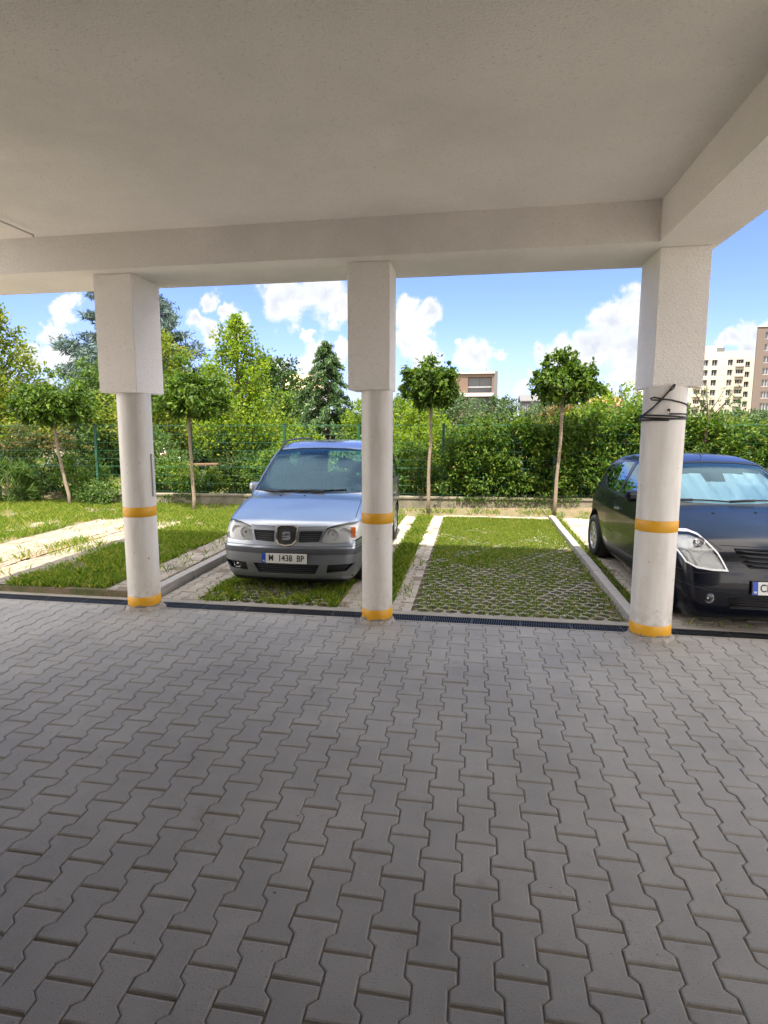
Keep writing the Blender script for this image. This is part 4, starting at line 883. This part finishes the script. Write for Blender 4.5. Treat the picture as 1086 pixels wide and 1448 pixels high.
tree('blue-grey spruce towering behind the left pillar', -15.35, 26, 9.9, cone(5.0, .8), 'l_blue', 90000, .27, nl=200, rise=-.05, sig=.13, trunk_r=.2, name='blue_spruce', t0=.04, aspect=.22, droop=-.2, seed=17, curve=.12)
tree('drooping green cedar left of the middle pillar', -4.42, 18, 4.45, cone(1.85, .72), 'l_cedar', 30000, .14, nl=105, rise=.30, sig=.075, trunk_r=.08, name='cedar', t0=.02, aspect=.24, droop=.9, seed=18, curve=-.42)
tree('loose lime-green shrubby tree between the cedar and the middle pillar', -3.0, 17.2, 2.75, oval(1.0), 'l_lime', 8000, .09, nl=50, rise=.8, sig=.12, seed=19, t0=.02)
tree('light green tree behind the globe tree right of the middle pillar', -1.9, 19.0, 2.95, oval(1.3), 'l_lime', 9000, .10, nl=50, rise=.8, sig=.13, seed=20, t0=.02)
tree('young lime tree sprouting above the hedge left of the right pillar', 3.55, 17.0, 2.95, oval(1.2), 'l_lime', 7000, .09, nl=44, rise=1.0, sig=.10, seed=21, t0=.02)
tree('orange-tinted shrub tree above the hedge behind the globe tree with a side shoot', 2.55, 18.2, 2.6, oval(1.0), 'l_red', 6000, .09, nl=40, rise=.9, sig=.12, seed=22, t0=.02)
for i, (x, y, h, r, lab) in enumerate([(-1.6, 43, 4.1, 2.4, 'grey-green willow under the brown building, left side'), (1.6, 46, 4.0, 2.3, 'grey-green willow in front of the right edge of the brown building'), (5.1, 44, 3.7, 2.1, 'grey-green willow in the gap between the two right-hand globe trees'), (8.2, 47, 3.6, 2.3, 'distant bush tree just left of the tallest globe tree'), (12.6, 45, 3.7, 2.3, 'distant tree right of the tallest globe tree, over the hedge'), (-5.6, 42, 3.8, 2.3, 'distant tree seen left of the middle pillar beyond the cedar'), (17.5, 44, 2.9, 2.4, 'low distant tree beyond the hedge near the right pillar')]):
    tree(lab, x, y, h, oval(r), 'l_far', 6500, .2, nl=44, rise=.6, sig=.17, seed=30 + i, t0=.02, name='willow_tree' if 'willow' in lab else 'deciduous_tree')
# far belt of woodland
def belt():
    P = []
    for k in range(130):
        x = RNG.uniform(-130, 130); y = RNG.uniform(75, 140); h = RNG.uniform(2.2, 4.6) * y / 100; r = RNG.uniform(2, 5); m = 260
        d = unit(RNG.normal(size=(m, 3))); d[:, 2] = np.abs(d[:, 2]); P.append(np.array([x, y, 0]) + d * [r, r, h] * RNG.uniform(.75, 1.05, (m, 1)))
    o = leaves('distant_woodland', np.concatenate(P), .8, M['l_far'], None, aspect=.7, up=.8); tag(o, 'distant belt of trees along the horizon', 'woodland', kind='stuff')
belt()
# hedge on the right, behind and through the fence
def hedge():
    htop = lambda x: np.interp(x, [-.8, -.3, .5, 2.1, 3.7, 5.3, 6.6, 9, 12], [1.55, 2.0, 2.02, 2.15, 2.40, 2.12, 1.98, 2.0, 2.0])
    root = empty('hedge', (3, 15, .3), 'long dense leafy hedge behind the fence on the right, orange tips among green leaves', 'hedge')
    N = 105000; nk = 2200
    def fn(k):
        x = RNG.uniform(-.75, 12.5, k) ; f = RNG.uniform(0, 1, k); y = np.where(f < .6, RNG.uniform(-.16, .25, k), RNG.uniform(.1, 1.3, k)); z = np.where(f > .8, RNG.uniform(.8, 1.0, k), RNG.uniform(.02, 1, k)); 
        ht = htop(x) + .09 * np.sin(x * 7.3) + .06 * np.sin(x * 17) + .05 * RNG.normal(size=k); return np.stack([x, WY(x) + .12 + y, .40 + z * (ht - .40)], 1)
    P = clumps(N, nk, fn, [.085, .075, .085]); dens = RNG.uniform(0, 1, len(P)) < (.55 + .45 * (np.sin(P[:, 0] * 5 + P[:, 2] * 4) > -.6)); P = P[dens]
    P = P[P[:, 2] > .40]
    o = P - [3, 15, 1.0]; o[:, 0] = 0; o[:, 1] = -1
    leaves('foliage', P - [3, 15, .3], .088, M['l_hedge'], root, out=o, aspect=.46, up=.8, droop=.2)
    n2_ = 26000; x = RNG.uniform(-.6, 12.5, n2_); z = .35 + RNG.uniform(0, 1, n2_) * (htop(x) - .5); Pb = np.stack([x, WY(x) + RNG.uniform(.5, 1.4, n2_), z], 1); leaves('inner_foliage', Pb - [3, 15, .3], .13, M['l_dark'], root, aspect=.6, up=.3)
    b = MB(); rnd = random.Random(2)
    for k in range(46):
        x = rnd.uniform(-.6, 12); y = WY(x) + rnd.uniform(.2, .9); q = [Vector((x, y, .25))]
        for j in range(5): q.append(q[-1] + Vector((rnd.gauss(0, .07), rnd.gauss(0, .04), .34)))
        b.tube([v - Vector((3, 15, .3)) for v in q], [.02, .017, .014, .011, .008, .005], 5)
    b.build('branches', M['barkd'], root)
    Q = []
    for k in range(150):
        x = RNG.uniform(-.6, 12); q = np.array([x, WY(x) + .1 + RNG.uniform(.0, 1.1), htop(x) - .05]); L = RNG.uniform(.10, .36); t = np.linspace(0, 1, 9)[:, None]; Q.append(q + t * np.array([RNG.normal() * .08, RNG.normal() * .06, L]) + RNG.normal(size=(9, 3)) * .02)
    leaves('young_shoots', np.concatenate(Q) - [3, 15, .3], .07, M['l_gold'], root, aspect=.5, up=.2)
    # orange leaf tips
    P2 = P[RNG.choice(len(P), 900)]; leaves('tips', P2 - [3, 15, .3] + [0, -.03, .02], .08, M['l_red'], root, aspect=.5)
hedge()
def shrub(label, x, y, w, d, h, n, mat, z0=.0, size=.08, k=70, name='shrub', aspect=.5, sig=.09, top=None, droop=.1, up=.7):
    root = empty(name, (x, y, z0), label, 'shrub')
    def fn(kk):
        dd = unit(RNG.normal(size=(kk, 3))); rr = RNG.uniform(.3, 1, kk)**.5; q = dd * rr[:, None] * [w / 2, d / 2, h / 2]; q[:, 2] += h / 2; return q
    P = clumps(n, k, fn, sig); P = P[P[:, 2] > .02]
    leaves('foliage', P, size, M[mat], root, out=P - [0, 0, h * .4], aspect=aspect, up=up, droop=droop)
    if top:
        Q = P[P[:, 2] > h * .68]; Q = Q[RNG.choice(len(Q), int(len(Q) * .8))]; leaves('new_growth', Q + [0, 0, .03], size, M[top], root, aspect=aspect, up=up)
    b = MB(); rnd = random.Random(int(abs(x) * 100))
    for j in range(9): a = rnd.uniform(0, 6.28); b.tube([(0, 0, -.1), (math.cos(a) * w * .1, math.sin(a) * d * .1, h * .35), (math.cos(a) * w * .3, math.sin(a) * d * .25, h * .8)], [.018, .012, .005], 5)
    b.build('stems', M['barkd'], root); return root
shrub('bush with red and orange young leaves on top at the far left edge', -11.9, 14.7, 3.6, 1.5, 2.0, 9000, 'l_dark', 0, .085, 110, top='l_red')
shrub('light green bush with sparse arching shoots in front of the leftmost globe tree', -10.0, 14.1, 1.7, .9, 1.35, 3600, 'l_bush', 0, .08, 60, sig=.08)
shrub('low dark creeping bush hanging over the left end of the wall', -9.15, 13.55, 1.5, .7, .62, 2400, 'l_mid', 0, .07, 40)
shrub('spiky dark green clump on the grass at the far left edge', -11.6, 13.5, 1.6, 1.1, 1.15, 2600, 'l_mid', 0, .28, 30, aspect=.09, up=.1, droop=-.6, name='spiky_plant')
shrub('blue-green bush between two green posts, left of the left pillar', -8.6, 15.2, 1.8, 1.4, 1.95, 5000, 'l_mid', 0, .10, 70, aspect=.32)
shrub('green bush right behind the left pillar, over the wall', -7.9, 14.75, 1.5, .9, 1.0, 3600, 'l_bush', .15, .08, 60)
shrub('yellow-flecked low bush on the wall right of the left pillar', -6.9, 14.5, 1.5, .8, .62, 3600, 'l_bush', .3, .075, 60, top='l_gold')
shrub('dark bush with reddish twigs behind the second globe tree', -5.9, 15.0, 1.3, 1.0, 1.25, 4200, 'l_dark', .2, .08, 60)
shrub('bright green bush left of the minivan bonnet, over the wall', -5.2, 14.75, 1.5, .9, 1.15, 5200, 'l_bush', .2, .08, 70)
shrub('tall lime-green bush left of the minivan windscreen', -4.6, 15.6, 1.7, 1.2, 1.85, 6500, 'l_lime', .1, .085, 80)
shrub('green bush seen through the minivan windows', -3.2, 15.0, 1.8, 1.2, 1.55, 6500, 'l_bush', .15, .085, 80)
shrub('yellow-green bush between the middle pillar and the fence post', -1.65, 14.95, 1.7, 1.1, 1.35, 6500, 'l_bush', .2, .08, 80)
shrub('loose lime-green bush above the fence right of the middle pillar', -1.2, 15.9, 2.0, 1.2, 1.95, 7000, 'l_lime', .1, .085, 80)
shrub('dense green thicket beyond the wooden bench', -7.0, 17.2, 3.6, 1.2, 1.9, 8000, 'l_dark', 0, .10, 90)
# ivy-like trailing leaves on the wall face
def trail(x0, x1, n, label):
    x = RNG.uniform(x0, x1, n); z = .38 - RNG.gamma(1.2, .07, n); x = x + .12 * np.sin(z * 20); o = leaves('trailing_plant', np.stack([x, WY(x) - .04 + RNG.normal(size=n) * .02, np.clip(z, .02, .45)], 1), .06, M['l_hedge'], None, out=np.tile([0, -1., 0], (n, 1)), aspect=.6); tag(o, label, 'plant', kind='stuff')
trail(-.5, 2.4, 420, 'trailing leaves hanging over the wall behind the empty grass bay'); trail(-7.6, -6.6, 160, 'sparse creeper on the wall right of the left pillar')

# ------------------------------------------------------------------ grass
def noise2(x, y, s=1.):
    return (np.sin(x * 2.1 * s + 1.3 * np.sin(y * 1.7 * s)) + np.sin(y * 2.7 * s + 1.9 * np.sin(x * 1.3 * s + 2)) + .7 * np.sin(x * 5.3 * s - y * 4.1 * s) + .5 * np.sin(x * 9.7 * s + y * 8.3 * s)) / 3.2
def blades(name, P, h, w, mat, label):
    n = len(P); a = RNG.uniform(0, 2 * math.pi, n); hh = h * RNG.uniform(.5, 1.4, n); ww = w * RNG.uniform(.6, 1.3, n); s = np.stack([np.cos(a), np.sin(a), np.zeros(n)], 1) * ww[:, None]; lean = RNG.normal(size=(n, 3)) * .45; lean[:, 2] = 0
    V = np.stack([P - s, P + s, P + s * .5 + (lean * .35 + [0, 0, .6]) * hh[:, None], P + (lean + [0, 0, 1]) * hh[:, None]], 1); V[:, 3, 2] -= 0
    F = np.arange(4 * n).reshape(n, 4)[:, [0, 1, 2, 3]]; o = np_mesh(name, V.reshape(-1, 3), F, mat); tag(o, label, 'grass', kind='stuff'); return o
def scatter(x0, x1, y0, y1, dens, z, keep=None):
    n = int((x1 - x0) * (y1 - y0) * dens); x = RNG.uniform(x0, x1, n); y = RNG.uniform(y0, y1, n); k = np.ones(n, bool) if keep is None else keep(x, y); return np.stack([x[k], y[k], np.full(k.sum(), z)], 1)
G = []
def cell(x, y, x0, y0, p=.155):
    j = np.round((y - y0) / (p * .8)); i = np.round((x - x0) / p - .5 * (j % 2)); dx = (x - x0) - (i + .5 * (j % 2)) * p; dy = (y - y0) - j * p * .8; return dx, dy
def bay(x, y):
    full = np.clip((y - 9.0) / 2.2 + .55 * noise2(x, y, 1.3) - .30 * (x + .6) + .30, 0, 1); dx, dy = cell(x, y, -.6, 6.5); d = np.hypot(dx, dy - .075)
    inc = (d < .052); return (RNG.uniform(size=len(x)) < np.where(inc, .95, .12 + full * .85)) & (RNG.uniform(size=len(x)) < .35 + .9 * (noise2(x + 4, y, 2.1) > -.35)) & (RNG.uniform(size=len(x)) < np.clip(.8 + (y - 7.5) * .2 - .12 * x, .68, 1))
blades('turf', scatter(-.62, 1.62, 6.5, 13.45, 9500, -.02, bay), .044, .0038, M['l_grass'], 'grass growing through the empty parking bay')
def vb(x, y): dx, dy = cell(x, y, -3.15, 6.5); d = np.hypot(dx, dy - .075); return (d < .06) & (RNG.uniform(size=len(x)) < .8) | (noise2(x, y, 1.6) > .1)
P_ = [scatter(-3.2, -1.52, 6.46, 8.6, 5000, -.03, vb), scatter(-3.2, -1.52, 8.6, 13.6, 1500, -.03), scatter(-1.22, -.90, 6.5, 13.6, 3400, -.03, lambda x, y: noise2(x, y, 1.5) > -.75), scatter(-.88, -.68, 6.5, 9, 300, -.01, lambda x, y: noise2(x, y, 2) > .2)]
blades('turf', np.concatenate(P_), .075, .004, M['l_grass'], 'grass under and beside the silver minivan')
P_ = [scatter(1.75, 1.90, 6.5, 13.4, 2500, -.02, lambda x, y: noise2(x, y, 2) > -.3), scatter(1.62, 1.95, 12.4, 14.1, 1500, -.02), scatter(2.2, 4.5, 13.6, 14.2, 1600, -.02)]
blades('turf', np.concatenate(P_), .05, .0035, M['l_grass'], 'thin strip of grass between the right kerb and the hatchback bay')
thin = lambda t: (lambda x, y: noise2(x, y, 1.2) + RNG.normal(size=len(x)) * .25 > t)
P_ = [scatter(-5.75, -4.36, 6.5, 13.6, 3600, .07, thin(-.35)), scatter(-4.4, -3.9, 11.0, 13.8, 4000, .07), scatter(-5.75, -3.85, 11, 13.9, 2600, .07, thin(-.5)), scatter(-6.7, -5.6, 6.5, 13.5, 800, .08, thin(.35)), scatter(-7.7, -5.7, 11.3, 13.8, 3000, .08, thin(-.2)), scatter(-6.72, -6.42, 6.5, 9.5, 900, .09, thin(.3)), scatter(-8.3, -7.78, 8, 13.6, 2800, .08, thin(-.4)), scatter(-16, -8.4, 8, 13.9, 2000, .08, thin(-.3)), scatter(-7.6, -6.7, 6.5, 13, 120, .09, thin(.5)), scatter(-4.3, -3.9, 6.6, 11, 260, .09, thin(.3)), scatter(-14, -8.4, 13, 14.6, 1600, .08), scatter(-5.7, -4.9, 6.44, 6.9, 6000, .06, thin(-.4))]
blades('turf', np.concatenate(P_), .075, .0045, M['l_grass'], 'sunlit grass left of the silver minivan between the paved strips')
P_ = [scatter(-9.3, 9, 13.75, 14.25, 500, 0, lambda x, y: (y < WY(x) - .02) & (noise2(x, y, 2.4) > 0))]
blades('weeds', np.concatenate(P_), .13, .005, M['l_grass'], 'weeds along the foot of the boundary wall')
P_ = [scatter(-6.0, 3, 6.42, 6.50, 420, 0, thin(.35)), scatter(-1.3, -.9, 6.35, 6.9, 500, 0, thin(.1))]
blades('weeds', np.concatenate(P_), .06, .004, M['l_grass'], 'small weeds along the edge of the drain channel')
blades('meadow', scatter(-24, 16, 15.0, 30, 260, 0), .26, .018, M['l_grass'], 'rough grass on the ground beyond the fence')
# fallen petals and grit
b = MB(); rnd = random.Random(4)
for k in range(160):
    x = rnd.uniform(-3, 1.6); y = rnd.uniform(6.5, 12.5); s = rnd.uniform(.006, .014); z = rnd.uniform(.0, .03); a = rnd.uniform(0, 3); b.add([(x + s * math.cos(a), y + s * math.sin(a), z), (x - s * math.sin(a), y + s * math.cos(a), z + .004), (x - s * math.cos(a), y - s * math.sin(a), z), (x + s * math.sin(a), y - s * math.cos(a), z + .003)], [(0, 1, 2, 3)])
tag(b.build('petals', simple('petal', (.7, .72, .66), .8)), 'scattered pale petals and clover heads in the bay grass', 'petals', kind='stuff')

# ------------------------------------------------------------------ bench with things beyond the fence
t = empty('wooden_bench', (-8.25, 16.6, 0), 'rough wooden plank bench beyond the fence, behind the second globe tree', 'bench')
b = MB(); b.box(-1.1, 1.3, -.25, .0, .86, .92, bev=.01, mat=Matrix.Rotation(R(-2), 4, 'Y')); b.box(-1.1, 1.3, .02, .27, .86, .92, bev=.01); b.build('seat', M['wood'], t)
for dx in (-.9, .9):
    b = MB(); b.box(dx - .04, dx + .04, -.2, .2, 0, .86, bev=.008); b.build('leg', M['barkd'], t)
blue = simple('blue_plastic', (.10, .25, .48), .4); whitec = simple('white_cloth', (.62, .64, .68), .8); navy = simple('navy_cloth', (.02, .03, .06), .8)
for i, (x, lab) in enumerate([(-7.75, 'blue bucket under the plank bench, nearer the second globe tree'), (-7.50, 'blue bucket under the plank bench, farther right')]):
    b = MB(); mt = Matrix.Translation((x, 16.5, .50)); b.lathe([(.001, 0), (.075, 0), (.10, .26), (.105, .265), (.095, .255), (.07, .02), (.001, .02)], 20, mat=mt); b.box(-.09, .09, -.09, .09, -.5, -.0, mat=mt); tag(b.build('bucket', blue), lab, 'bucket')
dl = empty('rag_doll', (-9.0, 16.5, .93), 'white and navy rag doll with reddish hair slumped on the plank bench', 'doll')
b = MB(); b.tube([(.08, 0, .10), (.20, 0, .14), (.34, 0, .12), (.46, 0, .06)], [.05, .085, .08, .05], 10); b.tube([(.46, 0, .06), (.62, .0, .07), (.78, 0, .03)], [.05, .04, .03], 8); b.build('torso', navy, dl)
b = MB(); b.tube([(.12, 0, .15), (.08, 0, .30), (.02, 0, .44)], [.035, .03, .022], 8); b.tube([(.3, -.05, .16), (.45, -.1, .20), (.58, -.1, .16)], [.035, .03, .022], 8); b.tube([(.05, 0, .06), (.0, 0, .14), (.12, 0, .14)], [.03, .04, .05], 8); b.build('sleeves', whitec, dl)
b = MB(); b.lathe([(.001, -.085), (.05, -.07), (.08, -.02), (.08, .03), (.05, .07), (.001, .085)], 16, mat=Matrix.Translation((-.02, -.01, .22))); b.build('head', simple('cloth_face', (.60, .42, .34), .8), dl)
b = MB(); b.lathe([(.001, -.08), (.06, -.06), (.088, .0), (.07, .06), (.001, .09)], 14, mat=Matrix.Translation((.02, .03, .24))); b.build('hair', simple('red_hair', (.22, .06, .03), .8), dl)

# ------------------------------------------------------------------ buildings far away
def facade(mb, x0, x1, z0, z1, y, openings, depth=.45, mi=0):
    """wall sheet with real recesses"""
    xs = sorted({x0, x1, *[o[0] for o in openings], *[o[1] for o in openings]}); zs = sorted({z0, z1, *[o[2] for o in openings], *[o[3] for o in openings]})
    for i in range(len(xs) - 1):
        for j in range(len(zs) - 1):
            cx = (xs[i] + xs[i + 1]) / 2; cz = (zs[j] + zs[j + 1]) / 2
            if any(o[0] < cx < o[1] and o[2] < cz < o[3] for o in openings): continue
            mb.add([(xs[i], y, zs[j]), (xs[i + 1], y, zs[j]), (xs[i + 1], y, zs[j + 1]), (xs[i], y, zs[j + 1])], [(0, 1, 2, 3)], mi)
    for a, b_, c, d in openings:
        mb.add([(a, y, c), (b_, y, c), (b_, y, d), (a, y, d), (a, y + depth, c), (b_, y + depth, c), (b_, y + depth, d), (a, y + depth, d)], [(0, 4, 5, 1), (1, 5, 6, 2), (2, 6, 7, 3), (3, 7, 4, 0)], mi)
winm = NT('far_window_glass'); winm.set(Base_Color=winm.mix(winm.island(), (.02, .024, .03), (.07, .075, .085)), Roughness=.12); M['winglass'] = winm.m
M['frame'] = simple('window_frame', (.55, .55, .55), .6)
M['frame_dark'] = simple('dark_window_frame', (.05, .05, .055), .5)
def window(root, a, b_, c, d, y, depth=.4, mull=1, curtain=None, fm='frame'):
    m = MB(); m.box(a, b_, y + depth - .02, y + depth + .05, c, d); w = m.build('window', M['winglass'], root)
    m = MB(); t_ = .07
    m.box(a, b_, y + depth - .09, y + depth - .03, c, c + t_); m.box(a, b_, y + depth - .09, y + depth - .03, d - t_, d)
    for k in range(mull + 2): x = a + (b_ - a - t_) * k / (mull + 1); m.box(x, x + t_, y + depth - .088, y + depth - .032, c + t_, d - t_)
    m.build('frame', M[fm], w)
    if curtain: m = MB(); m.box(a + .1, a + (b_ - a) * curtain[0], y + depth - .03, y + depth - .025, c + .1, d - .1); m.build('curtain', curtain[1], w)
    return w
cream = simple('cream_facade', (.41, .375, .31), .85, var=.06, scale=.4); taupe = simple('taupe_facade', (.115, .09, .076), .85, var=.06, scale=.4); tan = simple('tan_cladding', (.12, .078, .055), .8, var=.1, scale=1); greyp = simple('grey_panel', (.10, .10, .105), .8); slabw = simple('white_slab', (.48, .47, .45), .8)
# pale apartment block
Y = 183.; bl = empty('apartment_block', (64, Y, 0), 'cream apartment block with rows of small dark windows, right of the right pillar', 'building')
off = lambda o: setattr(o, 'location', (-64, -Y, 0))
cols = [(57.2, 57.9), (59.3, 60.9), (61.2, 62.6), (63.5, 64.9), (67.5, 68.8), (69.6, 71.5)]; rows = [17.75 - 2.68 * k for k in range(8)]
ops = [(a, b_, z, z + 1.65) for z in rows if z > -2 for a, b_ in cols]; m = MB(); facade(m, 50, 71.9, -3, 21.3, Y, ops, .5); m.box(50, 71.9, Y + 1.5, Y + 12, -3, 21.25); m.box(58.5, 66.5, Y + 1.6, Y + 9, 21.3, 23.3)
m.add([(71.9, Y, -3), (71.9, Y + 1.8, -3), (71.9, Y + 1.8, 21.3), (71.9, Y, 21.3), (50, Y, 21.3), (50, Y + 1.8, 21.3)], [(0, 1, 2, 3), (3, 2, 5, 4)])
ops2 = [(72.6, 73.8, z - .4, z + 1.2) for z in rows if z > -2]; facade(m, 71.9, 75.2, -3, 20.2, Y + 1.8, ops2, .5); m.box(71.9, 75.2, Y + 3.2, Y + 12, -3, 20.15); m.box(66.6, 74, Y + 2.2, Y + 10, 20.0, 21.9); off(m.build('wall', cream, bl))
for k, o in enumerate(ops + ops2):
    yy = Y if k < len(ops) else Y + 1.8; w = window(bl, *o, yy, .45, 1 if o[1] - o[0] < 1.5 else 2); w.location = (-64, -Y, 0)
for z in rows:
    for a, b_ in ((59.3, 60.9), (69.6, 71.5)): m = MB(); m.box(a - .15, b_ + .15, Y - .5, Y + .02, z - .25, z - .02); m.box(a - .15, b_ + .15, Y - .5, Y - .45, z - .02, z + .55); off(m.build('balcony', cream, bl))
m = MB(); m.box(65, 67, Y - .01 + 1.58, Y + 1.7, 21.7, 22.8); m.tube([(59.5, Y + 2, 23.3), (59.5, Y + 2, 25)], .06, 5); m.tube([(59.0, Y + 2, 24.6), (60.2, Y + 2, 24.9)], .06, 5); off(m.build('roof_gear', greyp, bl))
# brown block at the right edge
Y2 = 155.; b3 = empty('apartment_block', (70, Y2, 0), 'tall brown apartment block with white-framed windows cut by the right edge', 'building'); rows3 = [21.2 - 2.66 * k for k in range(9)]
ops = [(a, a + w_, z, z + 1.55) for z in rows3 for a, w_ in ((64.6, 1.9), (67.2, 2.4), (71.5, 1.9), (75, 2.4))]; m = MB(); facade(m, 62.9, 84, -3, 23.9, Y2, ops, .35); m.add([(x_, y_, z_) for z_ in (-3, 23.88) for x_, y_ in ((62.9, Y2), (62.95, Y2 + .4), (69.2, Y2 + 14), (84, Y2 + 14), (84, Y2))], [(0, 1, 6, 5), (1, 2, 7, 6), (2, 3, 8, 7), (3, 4, 9, 8), (5, 6, 7, 8, 9)]); m.box(63.2, 83.9, Y2 + .37, Y2 + .42, -3, 23.8); o = m.build('wall', taupe, b3); o.location = (-70, -Y2, 0)
for o_ in ops: w = window(b3, *o_, Y2, .3, 2); w.location = (-70, -Y2, 0)
m = MB(); m.box(62.8, 84.2, Y2 - .2, Y2 + .5, 23.9, 24.2); o = m.build('roof', slabw, b3); o.location = (-70, -Y2, 0)
# brown modern building in the middle
Y3 = 100.; b1 = empty('modern_building', (-2, Y3, 0), 'brown modern building with big dark windows between the middle pillar and the globe trees', 'building')
ops = []
for z0_, z1_ in ((7.1, 9.5), (4.2, 6.4), (1.2, 3.4)):
    for a, b_ in ((-7.6, -5.6), (-4.9, -3.2), (-1.3, 2.45)): ops.append((a, b_, z0_, z1_))
m = MB(); facade(m, -9, 2.75, -2, 10.05, Y3, ops, 1.1); o = m.build('wall', tan, b1); o.location = (2, -Y3, 0)
m = MB(); m.box(-9, 2.75, Y3 + 1.2, Y3 + 10, -2, 10.0); m.box(2.75, 3.35, Y3 - .1, Y3 + 10, -2, 10.4); o = m.build('side_wall', greyp, b1); o.location = (2, -Y3, 0)
for o_ in ops: w = window(b1, *o_, Y3, 1.0, 1 if o_[1] - o_[0] > 3 else 0, fm='frame_dark'); w.location = (2, -Y3, 0)
m = MB(); m.box(-5.2, 2.75, Y3 - 1.2, Y3 + .0, 6.45, 6.95); m.box(-9, 2.9, Y3 - .3, Y3 + 10, 10.05, 10.3); o = m.build('balcony_slab', slabw, b1); o.location = (2, -Y3, 0)
m = MB(); m.tube([(1.6, Y3 + 2, 10.2), (1.6, Y3 + 2, 11.1)], .06, 5); m.tube([(-3, Y3 + 2, 10.2), (-3, Y3 + 2, 10.9)], .05, 5); o = m.build('aerial', greyp, b1); o.location = (2, -Y3, 0)
m = MB(); 
for z in (7.9, 8.0): m.box(-1.3, 2.45, Y3 + .35, Y3 + .4, z, z + .04)
o = m.build('railing', M['frame'], b1); o.location = (2, -Y3, 0)
# distant towers seen left of the right pillar
Y4 = 400.; b4 = empty('tower_block', (100, Y4, 0), 'far white tower with a grid of dark windows just left of the right pillar', 'building'); ops = [(98.6 + 2.4 * i, 99.9 + 2.4 * i, 4 + 3.1 * j, 5.9 + 3.1 * j) for i in range(4) for j in range(7)]
m = MB(); facade(m, 98, 108, -3, 25.6, Y4, ops, .5); m.box(98, 108, Y4 + .6, Y4 + 12, -3, 25.5); o = m.build('wall', simple('far_white', (.45, .46, .50), .8), b4); o.location = (-100, -Y4, 0)
for o_ in ops: w = window(b4, *o_, Y4, .4, 0); w.location = (-100, -Y4, 0)
b5 = empty('glass_tower', (95, 415, 0), 'far pale blue glass tower left of the white tower', 'building'); m = MB(); m.box(-3, 2.6, -1, 9, -3, 27.5, bev=.1); m.build('curtain_wall', simple('pale_glass', (.25, .33, .40), .3), b5); m = MB(); 
for k in range(9): m.box(-3.05, 2.65, -1.06, -1.0, 1 + 3 * k, 1.5 + 3 * k)
m.build('floor_bands', slabw, b5)
# tan roofed house left of the cedar
def house(name, label, x, y, w, d, h, rh, wallm_, roofm, nwin=3):
    r = empty(name, (x, y, 0), label, 'house'); ops = [(-w / 2 + (k + .35) * w / nwin, -w / 2 + (k + .70) * w / nwin, h - 2.0, h - .6) for k in range(nwin)] + [(-w / 2 + (k + .35) * w / nwin, -w / 2 + (k + .70) * w / nwin, h - 4.6, h - 3.1) for k in range(nwin)]
    m = MB(); facade(m, -w / 2, w / 2, -1, h, 0, ops, .25); m.box(-w / 2, w / 2, .3, d, -1, h - .01); m.add([(w / 2, 0, h), (w / 2, d, h), (w / 2, d / 2, h + rh)], [(0, 1, 2)]); m.add([(-w / 2, 0, h), (-w / 2, d, h), (-w / 2, d / 2, h + rh)], [(0, 2, 1)]); m.build('wall', wallm_, r)
    m = MB(); o_ = .35
    for s_, y0, y1 in ((1, -o_, d / 2), (-1, d + o_, d / 2)): m.add([(-w / 2 - o_, y0, h - .15), (w / 2 + o_, y0, h - .15), (w / 2 + o_, y1, h + rh), (-w / 2 - o_, y1, h + rh), (-w / 2 - o_, y0, h + .0), (w / 2 + o_, y0, h + .0), (w / 2 + o_, y1, h + rh + .15), (-w / 2 - o_, y1, h + rh + .15)], [(0, 1, 2, 3), (4, 5, 6, 7), (0, 1, 5, 4), (1, 2, 6, 5), (2, 3, 7, 6), (3, 0, 4, 7)])
    rf = m.build('roof', roofm, r); m = MB(); m.box(w * .2, w * .2 + .5, d / 2 - .3, d / 2 + .3, h + rh - .6, h + rh + .8, bev=.02); m.build('chimney', wallm_, rf)
    for o2 in ops: window(r, *o2, 0, .2, 1)
    return r
tile = simple('tan_roof_tiles', (.42, .32, .18), .85, var=.3, scale=3); redt = simple('red_roof_tiles', (.36, .14, .08), .85, var=.25, scale=3)
house('house', 'old pale house with a tan tiled roof showing left of the cedar', -18.0, 62, 3.6, 5, 5.6, 1.7, simple('old_plaster', (.55, .53, .50), .9, var=.25, scale=2), tile, 2)
house('house', 'small house with a reddish roof peeping over the hedge right of the tallest globe tree', 21.6, 110, 5.5, 6, 5.2, 1.4, slabw, redt, 3)
house('house', 'grey dark-roofed house just left of the tallest globe tree', 10.6, 118, 4.2, 6, 6.4, 1.1, greyp, greyp, 2)
S.cycles.use_denoising = True
S.cycles.max_bounces = 10; S.cycles.transparent_max_bounces = 12; S.cycles.diffuse_bounces = 5
